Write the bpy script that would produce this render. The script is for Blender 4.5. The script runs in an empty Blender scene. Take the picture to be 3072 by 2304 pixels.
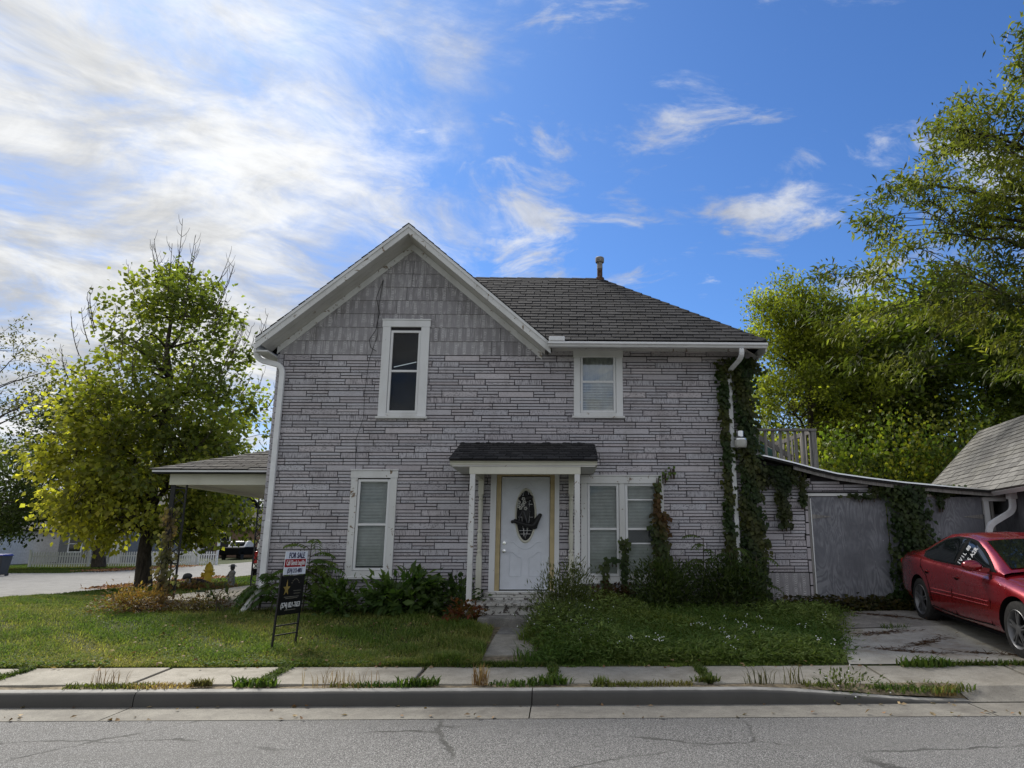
import bpy, math, random
import numpy as np
from mathutils import Vector, Matrix

R = math.radians
sc = bpy.context.scene
COL = sc.collection
rnd = random.Random(7)

# ------------------------------------------------------------------ camera, sky, sun, exposure
cd = bpy.data.cameras.new('camera')
cam = bpy.data.objects.new('camera', cd)
COL.objects.link(cam)
cam.location = (0, 0, 1.6)
cam.rotation_euler = (R(90 + 12.8), 0, R(-1.3))
cd.sensor_width = 36
cd.lens = 2130 / 3072 * 36
cd.shift_x = -200 / 3072
cd.clip_end = 3000
sc.camera = cam

SUN_AZ, SUN_EL = -36.0, 45.0      # azimuth from the view direction (+Y), positive to the right
sd = Vector((math.sin(R(SUN_AZ)) * math.cos(R(SUN_EL)), math.cos(R(SUN_AZ)) * math.cos(R(SUN_EL)), math.sin(R(SUN_EL))))


class NT:
    """small helper round a node tree"""
    def __init__(s, tree):
        s.t = tree; s.n = tree.nodes; s.l = tree.links
        s.n.clear()
    def put(s, sock, v):
        if v is None:
            return
        if isinstance(v, bpy.types.NodeSocket):
            s.l.new(v, sock)
        elif sock.type == 'RGBA' and not hasattr(v, '__len__'):
            sock.default_value = (v, v, v, 1)
        elif sock.type == 'RGBA' and len(v) == 3:
            sock.default_value = (*v, 1)
        else:
            sock.default_value = v
    def node(s, typ, ins=None, **props):
        n = s.n.new(typ)
        for k, v in props.items():
            setattr(n, k, v)
        for k, v in (ins or {}).items():
            s.put(n.inputs[k], v)
        return n
    def m(s, op, a, b=None, c=None, clamp=False):
        n = s.n.new('ShaderNodeMath'); n.operation = op; n.use_clamp = clamp
        for i, v in enumerate((a, b, c)):
            s.put(n.inputs[i], v)
        return n.outputs[0]
    def vm(s, op, a, b=None, out=0):
        n = s.n.new('ShaderNodeVectorMath'); n.operation = op
        s.put(n.inputs[0], a)
        if b is not None:
            if op == 'SCALE': s.put(n.inputs[3], b)
            else: s.put(n.inputs[1], b)
        return n.outputs['Value' if op in ('DOT_PRODUCT', 'LENGTH', 'DISTANCE') else 0]
    def noise(s, vec, scale, detail=4, rough=.55, dist=0.0, out='Fac'):
        n = s.node('ShaderNodeTexNoise', {'Vector': vec, 'Scale': scale, 'Detail': detail, 'Roughness': rough, 'Distortion': dist})
        return n.outputs[out]
    def mapr(s, v, a, b, c=0.0, d=1.0, smooth=True):
        n = s.n.new('ShaderNodeMapRange'); n.interpolation_type = 'SMOOTHSTEP' if smooth else 'LINEAR'
        for i, q in enumerate((v, a, b, c, d)):
            s.put(n.inputs[i], q)
        return n.outputs[0]
    def mix(s, f, a, b, blend='MIX'):
        n = s.n.new('ShaderNodeMix'); n.data_type = 'RGBA'; n.blend_type = blend
        s.put(n.inputs[0], f); s.put(n.inputs[6], a); s.put(n.inputs[7], b)
        return n.outputs[2]
    def xyz(s, v):
        n = s.n.new('ShaderNodeSeparateXYZ'); s.put(n.inputs[0], v); return n.outputs
    def comb(s, x, y, z):
        n = s.n.new('ShaderNodeCombineXYZ')
        for i, v in enumerate((x, y, z)): s.put(n.inputs[i], v)
        return n.outputs[0]
    def attr(s, name, out='Fac'):
        return s.node('ShaderNodeAttribute', attribute_name=name).outputs[out]
    def pos(s):
        return s.n.new('ShaderNodeNewGeometry').outputs['Position']


world = bpy.data.worlds.new('World'); sc.world = world; world.use_nodes = True
w = NT(world.node_tree)
d_ = w.node('ShaderNodeTexCoord').outputs['Generated']
dx, dy, dz = w.xyz(d_)
sky = w.node('ShaderNodeTexSky', sky_type='NISHITA', sun_disc=False, sun_elevation=R(SUN_EL), sun_rotation=R(SUN_AZ),
             altitude=200, air_density=1.0, dust_density=0.6, ozone_density=2.0)
blue = w.mix(1.0, sky.outputs[0], (0.365, 0.58, 0.87), 'MULTIPLY')
den = w.m('ADD', w.m('MAXIMUM', dz, 0.0), 0.16)
px_ = w.m('DIVIDE', dx, den); py_ = w.m('DIVIDE', dy, den)
pl = w.comb(px_, py_, 0.0)
warp = w.noise(pl, 1.3, 3, .5, 0, 'Color')
pw = w.vm('ADD', pl, w.vm('SCALE', w.vm('SUBTRACT', warp, (.5, .5, .5)), 0.55))
# long streaks that run diagonally over the sky
ang = R(35)
su = w.m('ADD', w.m('MULTIPLY', px_, math.cos(ang)), w.m('MULTIPLY', py_, math.sin(ang)))
sv = w.m('SUBTRACT', w.m('MULTIPLY', py_, math.cos(ang)), w.m('MULTIPLY', px_, math.sin(ang)))
streakv = w.vm('ADD', w.comb(w.m('MULTIPLY', su, .75), w.m('MULTIPLY', sv, 1.5), 3.0), w.vm('SCALE', warp, .55))
n_big = w.noise(pw, 1.7, 10, .66, .25)
n_str = w.noise(streakv, 1.9, 9, .64, .35)
n_pf = w.noise(w.vm('ADD', w.vm('MULTIPLY', pw, (1.0, 1.5, 1.0)), (4.3, 2.7, 0.0)), 3.4, 9, .62, .2)
veil = w.m('MAXIMUM', w.mapr(dx, .22, -.55, 0.0, 1.0), w.mapr(dy, .25, -.35, 0.0, .95))  # second term: unseen cloud cover behind the camera, raised to light the house front
n_fine = w.noise(pw, 6.5, 8, .62, .3)
dens = w.m('ADD', w.m('ADD', w.m('MULTIPLY', n_big, .48), w.m('MULTIPLY', n_str, .36)), w.m('MULTIPLY', n_fine, .16))
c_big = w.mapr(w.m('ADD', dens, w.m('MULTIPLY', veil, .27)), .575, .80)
low = w.mapr(w.m('ABSOLUTE', w.m('SUBTRACT', dz, .40)), .16, .02)
c_pf = w.m('MULTIPLY', w.mapr(w.m('ADD', n_pf, w.m('MULTIPLY', low, .085)), .57, .76), .8)
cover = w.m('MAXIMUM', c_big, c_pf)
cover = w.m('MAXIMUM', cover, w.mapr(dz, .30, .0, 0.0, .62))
shade = w.m('ADD', w.m('MULTIPLY', w.noise(pw, 2.4, 9, .64, .4), .55), w.m('MULTIPLY', n_str, .45))
glow = w.m('POWER', w.m('MAXIMUM', w.vm('DOT_PRODUCT', d_, tuple(sd)), 0.0), 9.0)
cb = w.m('ADD', w.mapr(shade, .40, .62, 3.0, 5.5), w.m('MULTIPLY', glow, 1.3))
cloudc = w.vm('SCALE', (0.97, 0.985, 1.0), cb)
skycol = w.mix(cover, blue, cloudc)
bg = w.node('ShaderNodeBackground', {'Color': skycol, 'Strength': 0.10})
w.l.new(bg.outputs[0], w.node('ShaderNodeOutputWorld').inputs[0])

sl = bpy.data.lights.new('sun', 'SUN'); sl.energy = 3.6; sl.angle = R(20); sl.color = (1, .95, .86)
sun = bpy.data.objects.new('sun', sl); COL.objects.link(sun)
sun.rotation_euler = sd.to_track_quat('Z', 'Y').to_euler()

sc.view_settings.view_transform = 'Standard'
sc.view_settings.look = 'None'
sc.view_settings.gamma = 1
sc.view_settings.use_curve_mapping = False
sc.view_settings.exposure = 0.74
sc.render.engine = 'CYCLES'
sc.cycles.max_bounces = 6
sc.cycles.transparent_max_bounces = 12
sc.cycles.use_denoising = True

# ------------------------------------------------------------------ mesh helpers
INV = {}


def link(o, parent):
    COL.objects.link(o)
    if parent is not None:
        o.parent = parent
        if parent in INV:
            o.matrix_parent_inverse = Matrix.Translation(-INV[parent])
    return o


def thing(name, label, cat, loc, group=None):
    o = bpy.data.objects.new(name, None); COL.objects.link(o)
    o.location = loc; o.empty_display_size = .2
    INV[o] = Vector(loc)
    o['label'] = label; o['category'] = cat
    if group: o['group'] = group
    return o


def part(name, parent, label=None):
    """an Empty part that only holds sub-parts"""
    o = bpy.data.objects.new(name, None)
    link(o, parent)
    if label: o['label'] = label
    return o


def tag(o, label, cat, group=None, kind=None):
    o['label'] = label; o['category'] = cat
    if group: o['group'] = group
    if kind: o['kind'] = kind
    return o


def raw(name, V, polys, mat, parent=None, smooth=False, attrs=None, col=None):
    """fast mesh from numpy: V (n,3); polys = list of (k-gon index arrays (m,k))"""
    me = bpy.data.meshes.new(name)
    V = np.asarray(V, np.float32)
    me.vertices.add(len(V)); me.vertices.foreach_set('co', V.ravel())
    nl = sum(p.size for p in polys); npoly = sum(len(p) for p in polys)
    me.loops.add(nl); me.polygons.add(npoly)
    me.loops.foreach_set('vertex_index', np.concatenate([p.ravel() for p in polys]).astype(np.int32))
    tot = np.concatenate([np.full(len(p), p.shape[1]) for p in polys]).astype(np.int32)
    st = np.concatenate([[0], np.cumsum(tot)[:-1]]).astype(np.int32)
    me.polygons.foreach_set('loop_start', st)
    if smooth: me.polygons.foreach_set('use_smooth', np.ones(npoly, bool))
    me.update(calc_edges=True)
    for k, a in (attrs or {}).items():
        me.attributes.new(k, 'FLOAT', 'POINT').data.foreach_set('value', np.asarray(a, np.float32))
    if col is not None:
        c4 = np.ones((len(V), 4), np.float32); c4[:, :3] = col
        me.attributes.new('tint', 'FLOAT_COLOR', 'POINT').data.foreach_set('color', c4.ravel())
    if mat: me.materials.append(mat)
    o = bpy.data.objects.new(name, me)
    return link(o, parent)


class MB:
    def __init__(s):
        s.v = []; s.f = []; s.t = []; s.k = []; s.tone = .5; s.kind = 0.0
    def add(s, pts, faces):
        b = len(s.v)
        s.v += [tuple(p) for p in pts]
        s.f += [tuple(b + i for i in f) for f in faces]
        s.t += [s.tone] * len(pts); s.k += [s.kind] * len(pts)
        return s
    def hexa(s, p):
        return s.add(p, [(0, 3, 2, 1), (4, 5, 6, 7), (0, 1, 5, 4), (1, 2, 6, 5), (2, 3, 7, 6), (3, 0, 4, 7)])
    def box(s, x0, x1, y0, y1, z0, z1):
        return s.hexa([(x0, y0, z0), (x1, y0, z0), (x1, y1, z0), (x0, y1, z0), (x0, y0, z1), (x1, y0, z1), (x1, y1, z1), (x0, y1, z1)])
    def prism(s, poly, off):
        n = len(poly); off = Vector(off)
        pts = [Vector(p) for p in poly] + [Vector(p) + off for p in poly]
        return s.add(pts, [tuple(range(n))[::-1], tuple(range(n, 2 * n))] + [(i, (i + 1) % n, n + (i + 1) % n, n + i) for i in range(n)])
    def beam(s, p0, p1, wd, h, up=(0, 0, 1)):
        p0 = Vector(p0); p1 = Vector(p1); a = (p1 - p0).normalized(); up = Vector(up)
        sd_ = a.cross(up)
        if sd_.length < 1e-4: sd_ = a.cross(Vector((0, 1, 0)))
        sd_.normalize(); u = sd_.cross(a); x = sd_ * wd / 2; z = u * h / 2
        return s.hexa([p0 - x - z, p0 + x - z, p1 + x - z, p1 - x - z, p0 - x + z, p0 + x + z, p1 + x + z, p1 - x + z])
    def tube(s, path, r, n=8, cap=True):
        path = [Vector(p) for p in path]; m = len(path)
        rs = r if hasattr(r, '__len__') else [r] * m
        b = len(s.v); pts = []
        a = (path[1] - path[0]).normalized()
        ref = Vector((0, 0, 1)) if abs(a.z) < .9 else Vector((1, 0, 0))
        u = a.cross(ref).normalized()
        for i, p in enumerate(path):
            t = (path[min(i + 1, m - 1)] - path[max(i - 1, 0)])
            t = t.normalized() if t.length > 1e-9 else a
            u = (u - t * u.dot(t))
            u = u.normalized() if u.length > 1e-6 else t.orthogonal().normalized()
            vv = t.cross(u)
            for k in range(n):
                q = 2 * math.pi * k / n
                pts.append(p + (u * math.cos(q) + vv * math.sin(q)) * rs[i])
        fs = []
        for i in range(m - 1):
            for k in range(n):
                fs.append((i * n + k, i * n + (k + 1) % n, (i + 1) * n + (k + 1) % n, (i + 1) * n + k))
        if cap:
            fs.append(tuple(range(n))[::-1]); fs.append(tuple(range((m - 1) * n, m * n)))
        return s.add(pts, fs)
    def lathe(s, c, prof, n=16, axis=None, cap=True):
        """prof [(r, h)] along +Z (or a given axis)"""
        c = Vector(c); q = Vector(axis).to_track_quat('Z', 'Y') if axis else None
        pts = []
        for r, h in prof:
            for k in range(n):
                a = 2 * math.pi * k / n
                p = Vector((r * math.cos(a), r * math.sin(a), h))
                if q: p = q @ p
                pts.append(c + p)
        m = len(prof)
        fs = [(i * n + k, i * n + (k + 1) % n, (i + 1) * n + (k + 1) % n, (i + 1) * n + k) for i in range(m - 1) for k in range(n)]
        if cap: fs += [tuple(range(n))[::-1], tuple(range((m - 1) * n, m * n))]
        return s.add(pts, fs)
    def blob(s, c, rad, n=12, m=8, rot=None):
        c = Vector(c); pts = []; fs = []
        for i in range(m + 1):
            t = math.pi * i / m
            for k in range(n):
                a = 2 * math.pi * k / n
                p = Vector((rad[0] * math.sin(t) * math.cos(a), rad[1] * math.sin(t) * math.sin(a), -rad[2] * math.cos(t)))
                if rot: p = rot @ p
                pts.append(c + p)
        for i in range(m):
            for k in range(n):
                fs.append((i * n + k, i * n + (k + 1) % n, (i + 1) * n + (k + 1) % n, (i + 1) * n + k))
        return s.add(pts, fs)
    def build(s, name, mat, parent=None, smooth=False, bevel=0.0, label=None, kind=None):
        me = bpy.data.meshes.new(name)
        me.from_pydata(s.v, [], s.f); me.update()
        if smooth:
            me.polygons.foreach_set('use_smooth', [True] * len(me.polygons))
            me.set_sharp_from_angle(angle=R(38))
        me.attributes.new('tone', 'FLOAT', 'POINT').data.foreach_set('value', s.t)
        me.attributes.new('relief', 'FLOAT', 'POINT').data.foreach_set('value', s.k)
        if mat: me.materials.append(mat)
        o = bpy.data.objects.new(name, me)
        link(o, parent)
        if bevel:
            b = o.modifiers.new('bevel', 'BEVEL'); b.width = bevel; b.segments = 2; b.limit_method = 'ANGLE'
        if label: o['label'] = label
        if kind: o['kind'] = kind
        return o


def clip_poly(poly, clip):
    """Sutherland-Hodgman, both 2D, clip convex and counter-clockwise"""
    out = list(poly)
    for i in range(len(clip)):
        ax, ay = clip[i]; bx, by = clip[(i + 1) % len(clip)]
        inp, out = out, []
        if not inp: break
        def side(p): return (bx - ax) * (p[1] - ay) - (by - ay) * (p[0] - ax)
        for j in range(len(inp)):
            p, q = inp[j - 1], inp[j]
            sp, sq = side(p), side(q)
            if (sp >= 0) != (sq >= 0):
                t = sp / (sp - sq); out.append((p[0] + (q[0] - p[0]) * t, p[1] + (q[1] - p[1]) * t))
            if sq >= 0: out.append(q)
    return out


def area2(p):
    return abs(sum(p[i - 1][0] * p[i][1] - p[i][0] * p[i - 1][1] for i in range(len(p)))) / 2


# ------------------------------------------------------------------ materials
MATS = {}


def mk(name, fn):
    m_ = bpy.data.materials.new(name); m_.use_nodes = True
    t = NT(m_.node_tree)
    out = t.node('ShaderNodeOutputMaterial')
    b = t.node('ShaderNodeBsdfPrincipled')
    t.l.new(b.outputs[0], out.inputs[0])
    fn(t, b, out)
    MATS[name] = m_
    return m_


def setb(t, b, col=None, rough=None, metal=None, height=None, strength=.3, dist=.01, spec=None):
    t.put(b.inputs['Base Color'], col); t.put(b.inputs['Roughness'], rough); t.put(b.inputs['Metallic'], metal)
    if spec is not None: t.put(b.inputs['Specular IOR Level'], spec)
    if height is not None:
        bp = t.node('ShaderNodeBump', {'Height': height, 'Strength': strength, 'Distance': dist})
        t.l.new(bp.outputs[0], b.inputs['Normal'])


def plain(name, col, rough=.6, metal=0.0, var=.12, scale=6.0, bump=.15, bscale=60.0, spec=.4):
    def fn(t, b, o):
        p = t.pos()
        n = t.noise(p, scale, 5, .6)
        c = t.mix(t.mapr(n, .3, .7), tuple(x * (1 - var) for x in col), tuple(min(1, x * (1 + var)) for x in col))
        setb(t, b, c, rough, metal, t.noise(p, bscale, 3), bump, .004, spec)
    return mk(name, fn)


def paint(name, col, peel=.5, under=(.20, .16, .12), scale=9.0, dirt=.25):
    """old paint: flakes off in patches, grime"""
    def fn(t, b, o):
        p = t.pos()
        n = t.noise(p, scale, 8, .68, .6)
        n2 = t.noise(t.vm('MULTIPLY', p, (1.0, 1.0, .35)), 3.0, 6, .62)
        g = t.mix(t.mapr(n2, .42, .75, 0, dirt), col, tuple(x * .55 for x in (col[0], col[1] * .97, col[2] * .9)))
        f = t.mapr(n, .74 - .12 * peel, .76 - .12 * peel)
        c = t.mix(f, g, t.mix(t.noise(p, 25, 3), under, tuple(x * 1.7 for x in under)))
        h = t.m('ADD', t.m('MULTIPLY', f, -1.0), t.m('MULTIPLY', t.noise(p, 80, 3), .3))
        setb(t, b, c, t.mapr(f, 0, 1, .45, .8), 0, h, .4, .004, .4)
    return mk(name, fn)


def _siding(t, b, o):
    p = t.pos(); tone = t.attr('tone'); rel = t.attr('relief')
    pits = t.noise(t.vm('MULTIPLY', p, (1.0, 1.0, 1.6)), 42, 3, .55, .4)
    lines = t.noise(t.vm('MULTIPLY', p, (70, 70, 9)), 1.0, 3, .55, .6)
    pit_m = t.mapr(pits, .53, .62); lin_m = t.mapr(lines, .50, .60)
    is1 = t.m('COMPARE', rel, 1.0, .4); is2 = t.m('COMPARE', rel, 2.0, .4)
    soft = t.m('MULTIPLY', t.mapr(pits, .56, .66), .5)
    mk_ = t.m('ADD', t.m('ADD', t.m('MULTIPLY', is1, pit_m), t.m('MULTIPLY', is2, lin_m)), t.m('MULTIPLY', t.m('SUBTRACT', 1.0, t.m('ADD', is1, is2, clamp=True)), soft), clamp=True)
    base = t.mix(tone, (.405, .388, .412), (.565, .548, .572))
    hue = t.m('FRACT', t.m('MULTIPLY', tone, 37.0))
    base = t.mix(1.0, base, t.mix(hue, (1.025, .985, .985), (.97, .995, 1.03)), 'MULTIPLY')
    st = t.noise(t.vm('MULTIPLY', p, (2.2, 2.2, .5)), 1.6, 6, .62)
    base = t.mix(t.mapr(st, .45, .78, 0, .42), base, (.23, .205, .195))
    big = t.noise(p, .55, 4, .6)
    base = t.mix(t.mapr(big, .3, .7, 0, .22), base, (.42, .41, .44))
    c = t.mix(t.m('MULTIPLY', mk_, .66), base, (.095, .085, .098))
    setb(t, b, c, .72, 0, t.m('MULTIPLY', mk_, -1.0), .45, .006, .3)


def _grain(t, b, o):
    """embossed cedar grain: nested arches in white on grey"""
    p = t.pos(); x, y, z = t.xyz(p)
    tone = t.attr('tone')
    xs = t.m('MULTIPLY', t.m('ADD', x, t.m('MULTIPLY', tone, 3.7)), 6.2)
    cell = t.m('FLOOR', xs); u = t.m('SUBTRACT', t.m('FRACT', xs), .5)
    rn = t.node('ShaderNodeTexWhiteNoise', {'W': t.m('ADD', cell, t.m('MULTIPLY', tone, 31.0))}, noise_dimensions='1D').outputs[0]
    sg = t.m('SUBTRACT', t.m('MULTIPLY', t.m('GREATER_THAN', rn, .5), 2.0), 1.0)
    zz = t.m('ADD', t.m('MULTIPLY', z, sg), t.m('MULTIPLY', t.m('MULTIPLY', u, u), .62))
    wob = t.m('MULTIPLY', t.noise(p, 14, 3), .05)
    ph = t.m('FRACT', t.m('MULTIPLY', t.m('ADD', zz, wob), 30.0))
    arch = t.m('MULTIPLY', t.mapr(t.m('ABSOLUTE', t.m('SUBTRACT', ph, .5)), .24, .12), t.mapr(t.m('ABSOLUTE', u), .22, .15))
    lines = t.noise(t.vm('MULTIPLY', p, (60, 60, 3.0)), 1.0, 3, .6, .4)
    lin = t.m('MULTIPLY', t.mapr(lines, .53, .66), t.mapr(t.m('ABSOLUTE', u), .13, .24))
    keep = t.mapr(t.noise(p, 5.0, 4, .6), .36, .58, .25, 1.0)
    f = t.m('MULTIPLY', t.m('MAXIMUM', arch, t.m('MULTIPLY', lin, .6)), keep)
    base = t.mix(tone, (.235, .226, .24), (.32, .31, .325))
    base = t.mix(t.mapr(t.noise(p, 2.2, 5, .6), .45, .75, 0, .5), base, (.15, .14, .135))
    c = t.mix(t.m('MULTIPLY', f, .95), base, (.72, .71, .73))
    setb(t, b, c, .75, 0, f, .25, .003, .3)


def _shingle(c0, c1, c2):
    def fn(t, b, o):
        p = t.pos(); tone = t.attr('tone')
        g = t.noise(p, 190, 2, .7)
        base = t.mix(tone, c0, c1)
        base = t.mix(t.mapr(t.noise(t.vm('MULTIPLY', p, (1.0, .5, .5)), 1.1, 6, .65), .46, .72, 0, .7), base, c2)
        c = t.mix(t.mapr(g, .35, .7), tuple(x * .55 for x in c0), base)
        c = t.mix(t.mapr(g, .3, .5), c, base)
        setb(t, b, c, .9, 0, g, .5, .004, .25)
    return fn


def _asphalt(t, b, o):
    p = t.pos()
    v = t.node('ShaderNodeTexVoronoi', {'Vector': p, 'Scale': 125.0}, feature='F1')
    cellc = t.xyz(v.outputs['Color'])[0]
    stone = t.mapr(v.outputs['Distance'], .62, .35)
    c = t.mix(stone, (.07, .069, .067), t.mix(t.mapr(cellc, .15, .9, smooth=False), (.12, .118, .115), (.46, .452, .44)))
    c = t.mix(t.mapr(t.noise(p, .5, 5, .6), .35, .7, 0, .3), c, (.20, .197, .19))
    x, y, z = t.xyz(p)
    wv = t.noise(p, 1.1, 6, .6, 0, 'Color')
    pw_ = t.vm('ADD', p, t.vm('SCALE', wv, .7))
    cr = t.node('ShaderNodeTexVoronoi', {'Vector': t.vm('MULTIPLY', pw_, (.42, .55, 0)), 'Scale': 1.0}, feature='DISTANCE_TO_EDGE').outputs['Distance']
    crk = t.m('MULTIPLY', t.m('MULTIPLY', t.mapr(cr, .012, .003), .75), t.mapr(t.noise(p, .8, 3), .42, .56))
    c = t.mix(t.mapr(t.noise(t.vm('MULTIPLY', p, (.25, 2.2, 1.0)), 1.0, 4, .6), .48, .72, 0, .35), c, (.13, .128, .12))
    c = t.mix(t.mapr(t.noise(p, 2.6, 3, .6), .66, .80, 0, .25), c, (.07, .068, .065))
    c = t.mix(crk, c, (.03, .03, .026))
    h = t.m('SUBTRACT', t.m('MULTIPLY', stone, .6), crk)
    setb(t, b, c, .85, 0, h, .7, .008, .35)


def _concrete(c0, c1, spk=.25, stain=None):
    def fn(t, b, o):
        p = t.pos()
        n = t.noise(p, 3.1, 9, .72); g = t.noise(p, 75, 4, .8)
        c = t.mix(t.mapr(n, .34, .66), c0, c1)
        c = t.mix(t.mapr(g, .50, .68, 0, min(1, spk * 1.7)), c, tuple(x * .42 for x in c0))
        c = t.mix(t.mapr(t.noise(p, 1.3, 7, .74, .5), .50, .70, 0, .7), c, stain or tuple(x * .6 for x in c0))
        sp = t.noise(p, 22, 3, .6)
        c = t.mix(t.mapr(sp, .68, .74, 0, .6), c, tuple(x * .35 for x in c0))
        setb(t, b, c, .88, 0, t.m('ADD', n, t.m('MULTIPLY', g, .3)), .35, .006, .3)
    return fn


def _kerb(t, b, o):
    p = t.pos(); x, y, z = t.xyz(p)
    n = t.noise(p, 3.0, 7, .66); g = t.noise(p, 150, 2, .7)
    c = t.mix(t.mapr(n, .3, .7), (.23, .225, .21), (.36, .35, .325))
    # patchy grime, plus shade painted over the whole roadside face
    face_dark = t.m('ADD', t.noise(t.vm('MULTIPLY', p, (1.5, 1.0, 5.0)), 1.5, 6, .7), t.mapr(y, 7.835, 7.80, 0, .50))
    c = t.mix(t.mapr(face_dark, .60, .84, 0, .90), c, (.060, .057, .052))
    c = t.mix(t.mapr(g, .52, .72, 0, .3), c, (.09, .085, .08))
    setb(t, b, c, .9, 0, t.m('ADD', n, t.m('MULTIPLY', g, .35)), .4, .006, .3)


def _ground(t, b, o):
    p = t.pos()
    n = t.noise(p, .7, 6, .65); m_ = t.noise(p, 14, 5, .7)
    c = t.mix(t.mapr(n, .35, .65), (.032, .046, .014), (.055, .066, .022))
    c = t.mix(t.mapr(m_, .52, .72, 0, .75), c, (.095, .075, .045))
    setb(t, b, c, .95, 0, m_, .8, .03, .2)


def _ply(c0, c1, c2):
    def fn(t, b, o):
        p = t.pos()
        q = t.vm('MULTIPLY', p, (2.6, 2.6, .75))
        n = t.noise(q, 1.5, 3, .45, 1.3)
        ring = t.m('FRACT', t.m('MULTIPLY', n, 9.0))
        r = t.mapr(t.m('ABSOLUTE', t.m('SUBTRACT', ring, .5)), .05, .42)
        c = t.mix(t.m('MULTIPLY', r, t.mapr(t.noise(p, 2.0, 4), .35, .65, .1, .75)), c0, c1)
        dr = t.noise(t.vm('MULTIPLY', p, (14, 14, 1.1)), 1.0, 5, .65)
        c = t.mix(t.mapr(dr, .60, .74, 0, .5), c, c2)
        sp = t.noise(t.vm('MULTIPLY', p, (1.0, 1.0, .5)), 30, 3, .6)
        c = t.mix(t.mapr(sp, .70, .76, 0, .8), c, (.55, .55, .56))
        c = t.mix(t.mapr(t.noise(p, 1.4, 5, .65), .45, .75, 0, .55), c, tuple(x * .6 for x in c0))
        setb(t, b, c, .7, 0, t.m('ADD', r, t.m('MULTIPLY', dr, .4)), .3, .004, .35)
    return fn


def _wood(c0, c1):
    def fn(t, b, o):
        p = t.pos(); tone = t.attr('tone')
        g = t.noise(t.vm('MULTIPLY', p, (40, 40, 2.2)), 1.0, 5, .65, .3)
        c = t.mix(t.mapr(g, .3, .7), c0, c1)
        c = t.mix(t.m('MULTIPLY', tone, .5), c, tuple(x * .5 for x in c0))
        setb(t, b, c, .85, 0, g, .5, .005, .25)
    return fn


def _bark(c0, c1):
    def fn(t, b, o):
        p = t.pos()
        g = t.noise(t.vm('MULTIPLY', p, (9, 9, 1.6)), 1.6, 6, .7, .4)
        c = t.mix(t.mapr(g, .35, .65), c0, c1)
        setb(t, b, c, .95, 0, g, .9, .03, .2)
    return fn


def leafmat(name, transl=.42, rough=.5, spec=.35):
    m_ = bpy.data.materials.new(name); m_.use_nodes = True
    t = NT(m_.node_tree)
    c = t.attr('tint', 'Color')
    b = t.node('ShaderNodeBsdfPrincipled', {'Base Color': c, 'Roughness': rough, 'Specular IOR Level': spec})
    tr = t.node('ShaderNodeBsdfTranslucent', {'Color': t.mix(1.0, c, (1.6, 1.75, .8), 'MULTIPLY')})
    mx = t.node('ShaderNodeMixShader', {0: transl, 1: b.outputs[0], 2: tr.outputs[0]})
    t.l.new(mx.outputs[0], t.node('ShaderNodeOutputMaterial').inputs[0])
    MATS[name] = m_
    return m_


def _pane(refl, tintc=(.88, .92, .91)):
    def make(name):
        m_ = bpy.data.materials.new(name); m_.use_nodes = True
        t = NT(m_.node_tree)
        lw = t.node('ShaderNodeFresnel', {'IOR': 1.5}).outputs[0]
        f = t.m('ADD', t.m('MULTIPLY', lw, .7), refl, clamp=True)
        wv = t.noise(t.pos(), 1.6, 2)
        bp = t.node('ShaderNodeBump', {'Height': wv, 'Strength': .12, 'Distance': .02})
        gl = t.node('ShaderNodeBsdfGlossy', {'Color': (.9, .93, .95, 1), 'Roughness': .02, 'Normal': bp.outputs[0]})
        tr = t.node('ShaderNodeBsdfTransparent', {'Color': (*tintc, 1)})
        mx = t.node('ShaderNodeMixShader', {0: f, 1: tr.outputs[0], 2: gl.outputs[0]})
        t.l.new(mx.outputs[0], t.node('ShaderNodeOutputMaterial').inputs[0])
        MATS[name] = m_
        return m_
    return make


m_siding = mk('siding', _siding)
m_grain = mk('cedar_grain', _grain)
m_back = plain('siding_joint', (.035, .033, .036), .9)
m_white = paint('old_white_paint', (.72, .73, .74), .35)
m_peel = paint('peeling_white_paint', (.66, .665, .66), 1.15, (.16, .12, .085), 7.0, .35)
m_soffit = paint('soffit_paint', (.60, .59, .56), .6, (.20, .16, .12), 5.0, .3)
m_cream = paint('cream_paint', (.62, .61, .52), .15)
m_tan = plain('tan_wood', (.50, .40, .22), .6)
m_gutter = plain('white_metal', (.74, .75, .77), .35, 0, .06)
m_shin = mk('dark_shingle', _shingle((.020, .020, .022), (.052, .051, .053), (.032, .031, .029)))
m_gshin = mk('grey_shingle', _shingle((.115, .112, .108), (.20, .195, .185), (.14, .135, .115)))
m_asph = mk('asphalt', _asphalt)
m_conc = mk('concrete', _concrete((.25, .23, .19), (.35, .325, .275), .42, (.16, .142, .11)))
m_gutpan = mk('gutter_concrete', _concrete((.18, .168, .145), (.26, .245, .21), .5, (.11, .10, .085)))
m_kerb = mk('kerb_concrete', _kerb)
m_drive = mk('drive_concrete', _concrete((.32, .30, .255), (.46, .435, .375), .40, (.24, .18, .11)))
m_gravel = mk('gravel_concrete', _concrete((.22, .20, .17), (.36, .33, .28), .8))
m_street = mk('side_street_asphalt', _concrete((.15, .147, .14), (.21, .206, .195), .4))
m_step = mk('step_concrete', _concrete((.13, .125, .115), (.25, .24, .22), .5))
m_ground = mk('ground_soil', _ground)
m_dirt = plain('dry_dirt', (.17, .135, .085), .95, 0, .55, 14, 1.0, 60)
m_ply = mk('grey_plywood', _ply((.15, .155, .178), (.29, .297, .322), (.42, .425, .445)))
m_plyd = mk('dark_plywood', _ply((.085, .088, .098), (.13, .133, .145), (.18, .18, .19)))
m_greywood = mk('weathered_wood', _wood((.17, .16, .155), (.36, .35, .335)))
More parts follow.
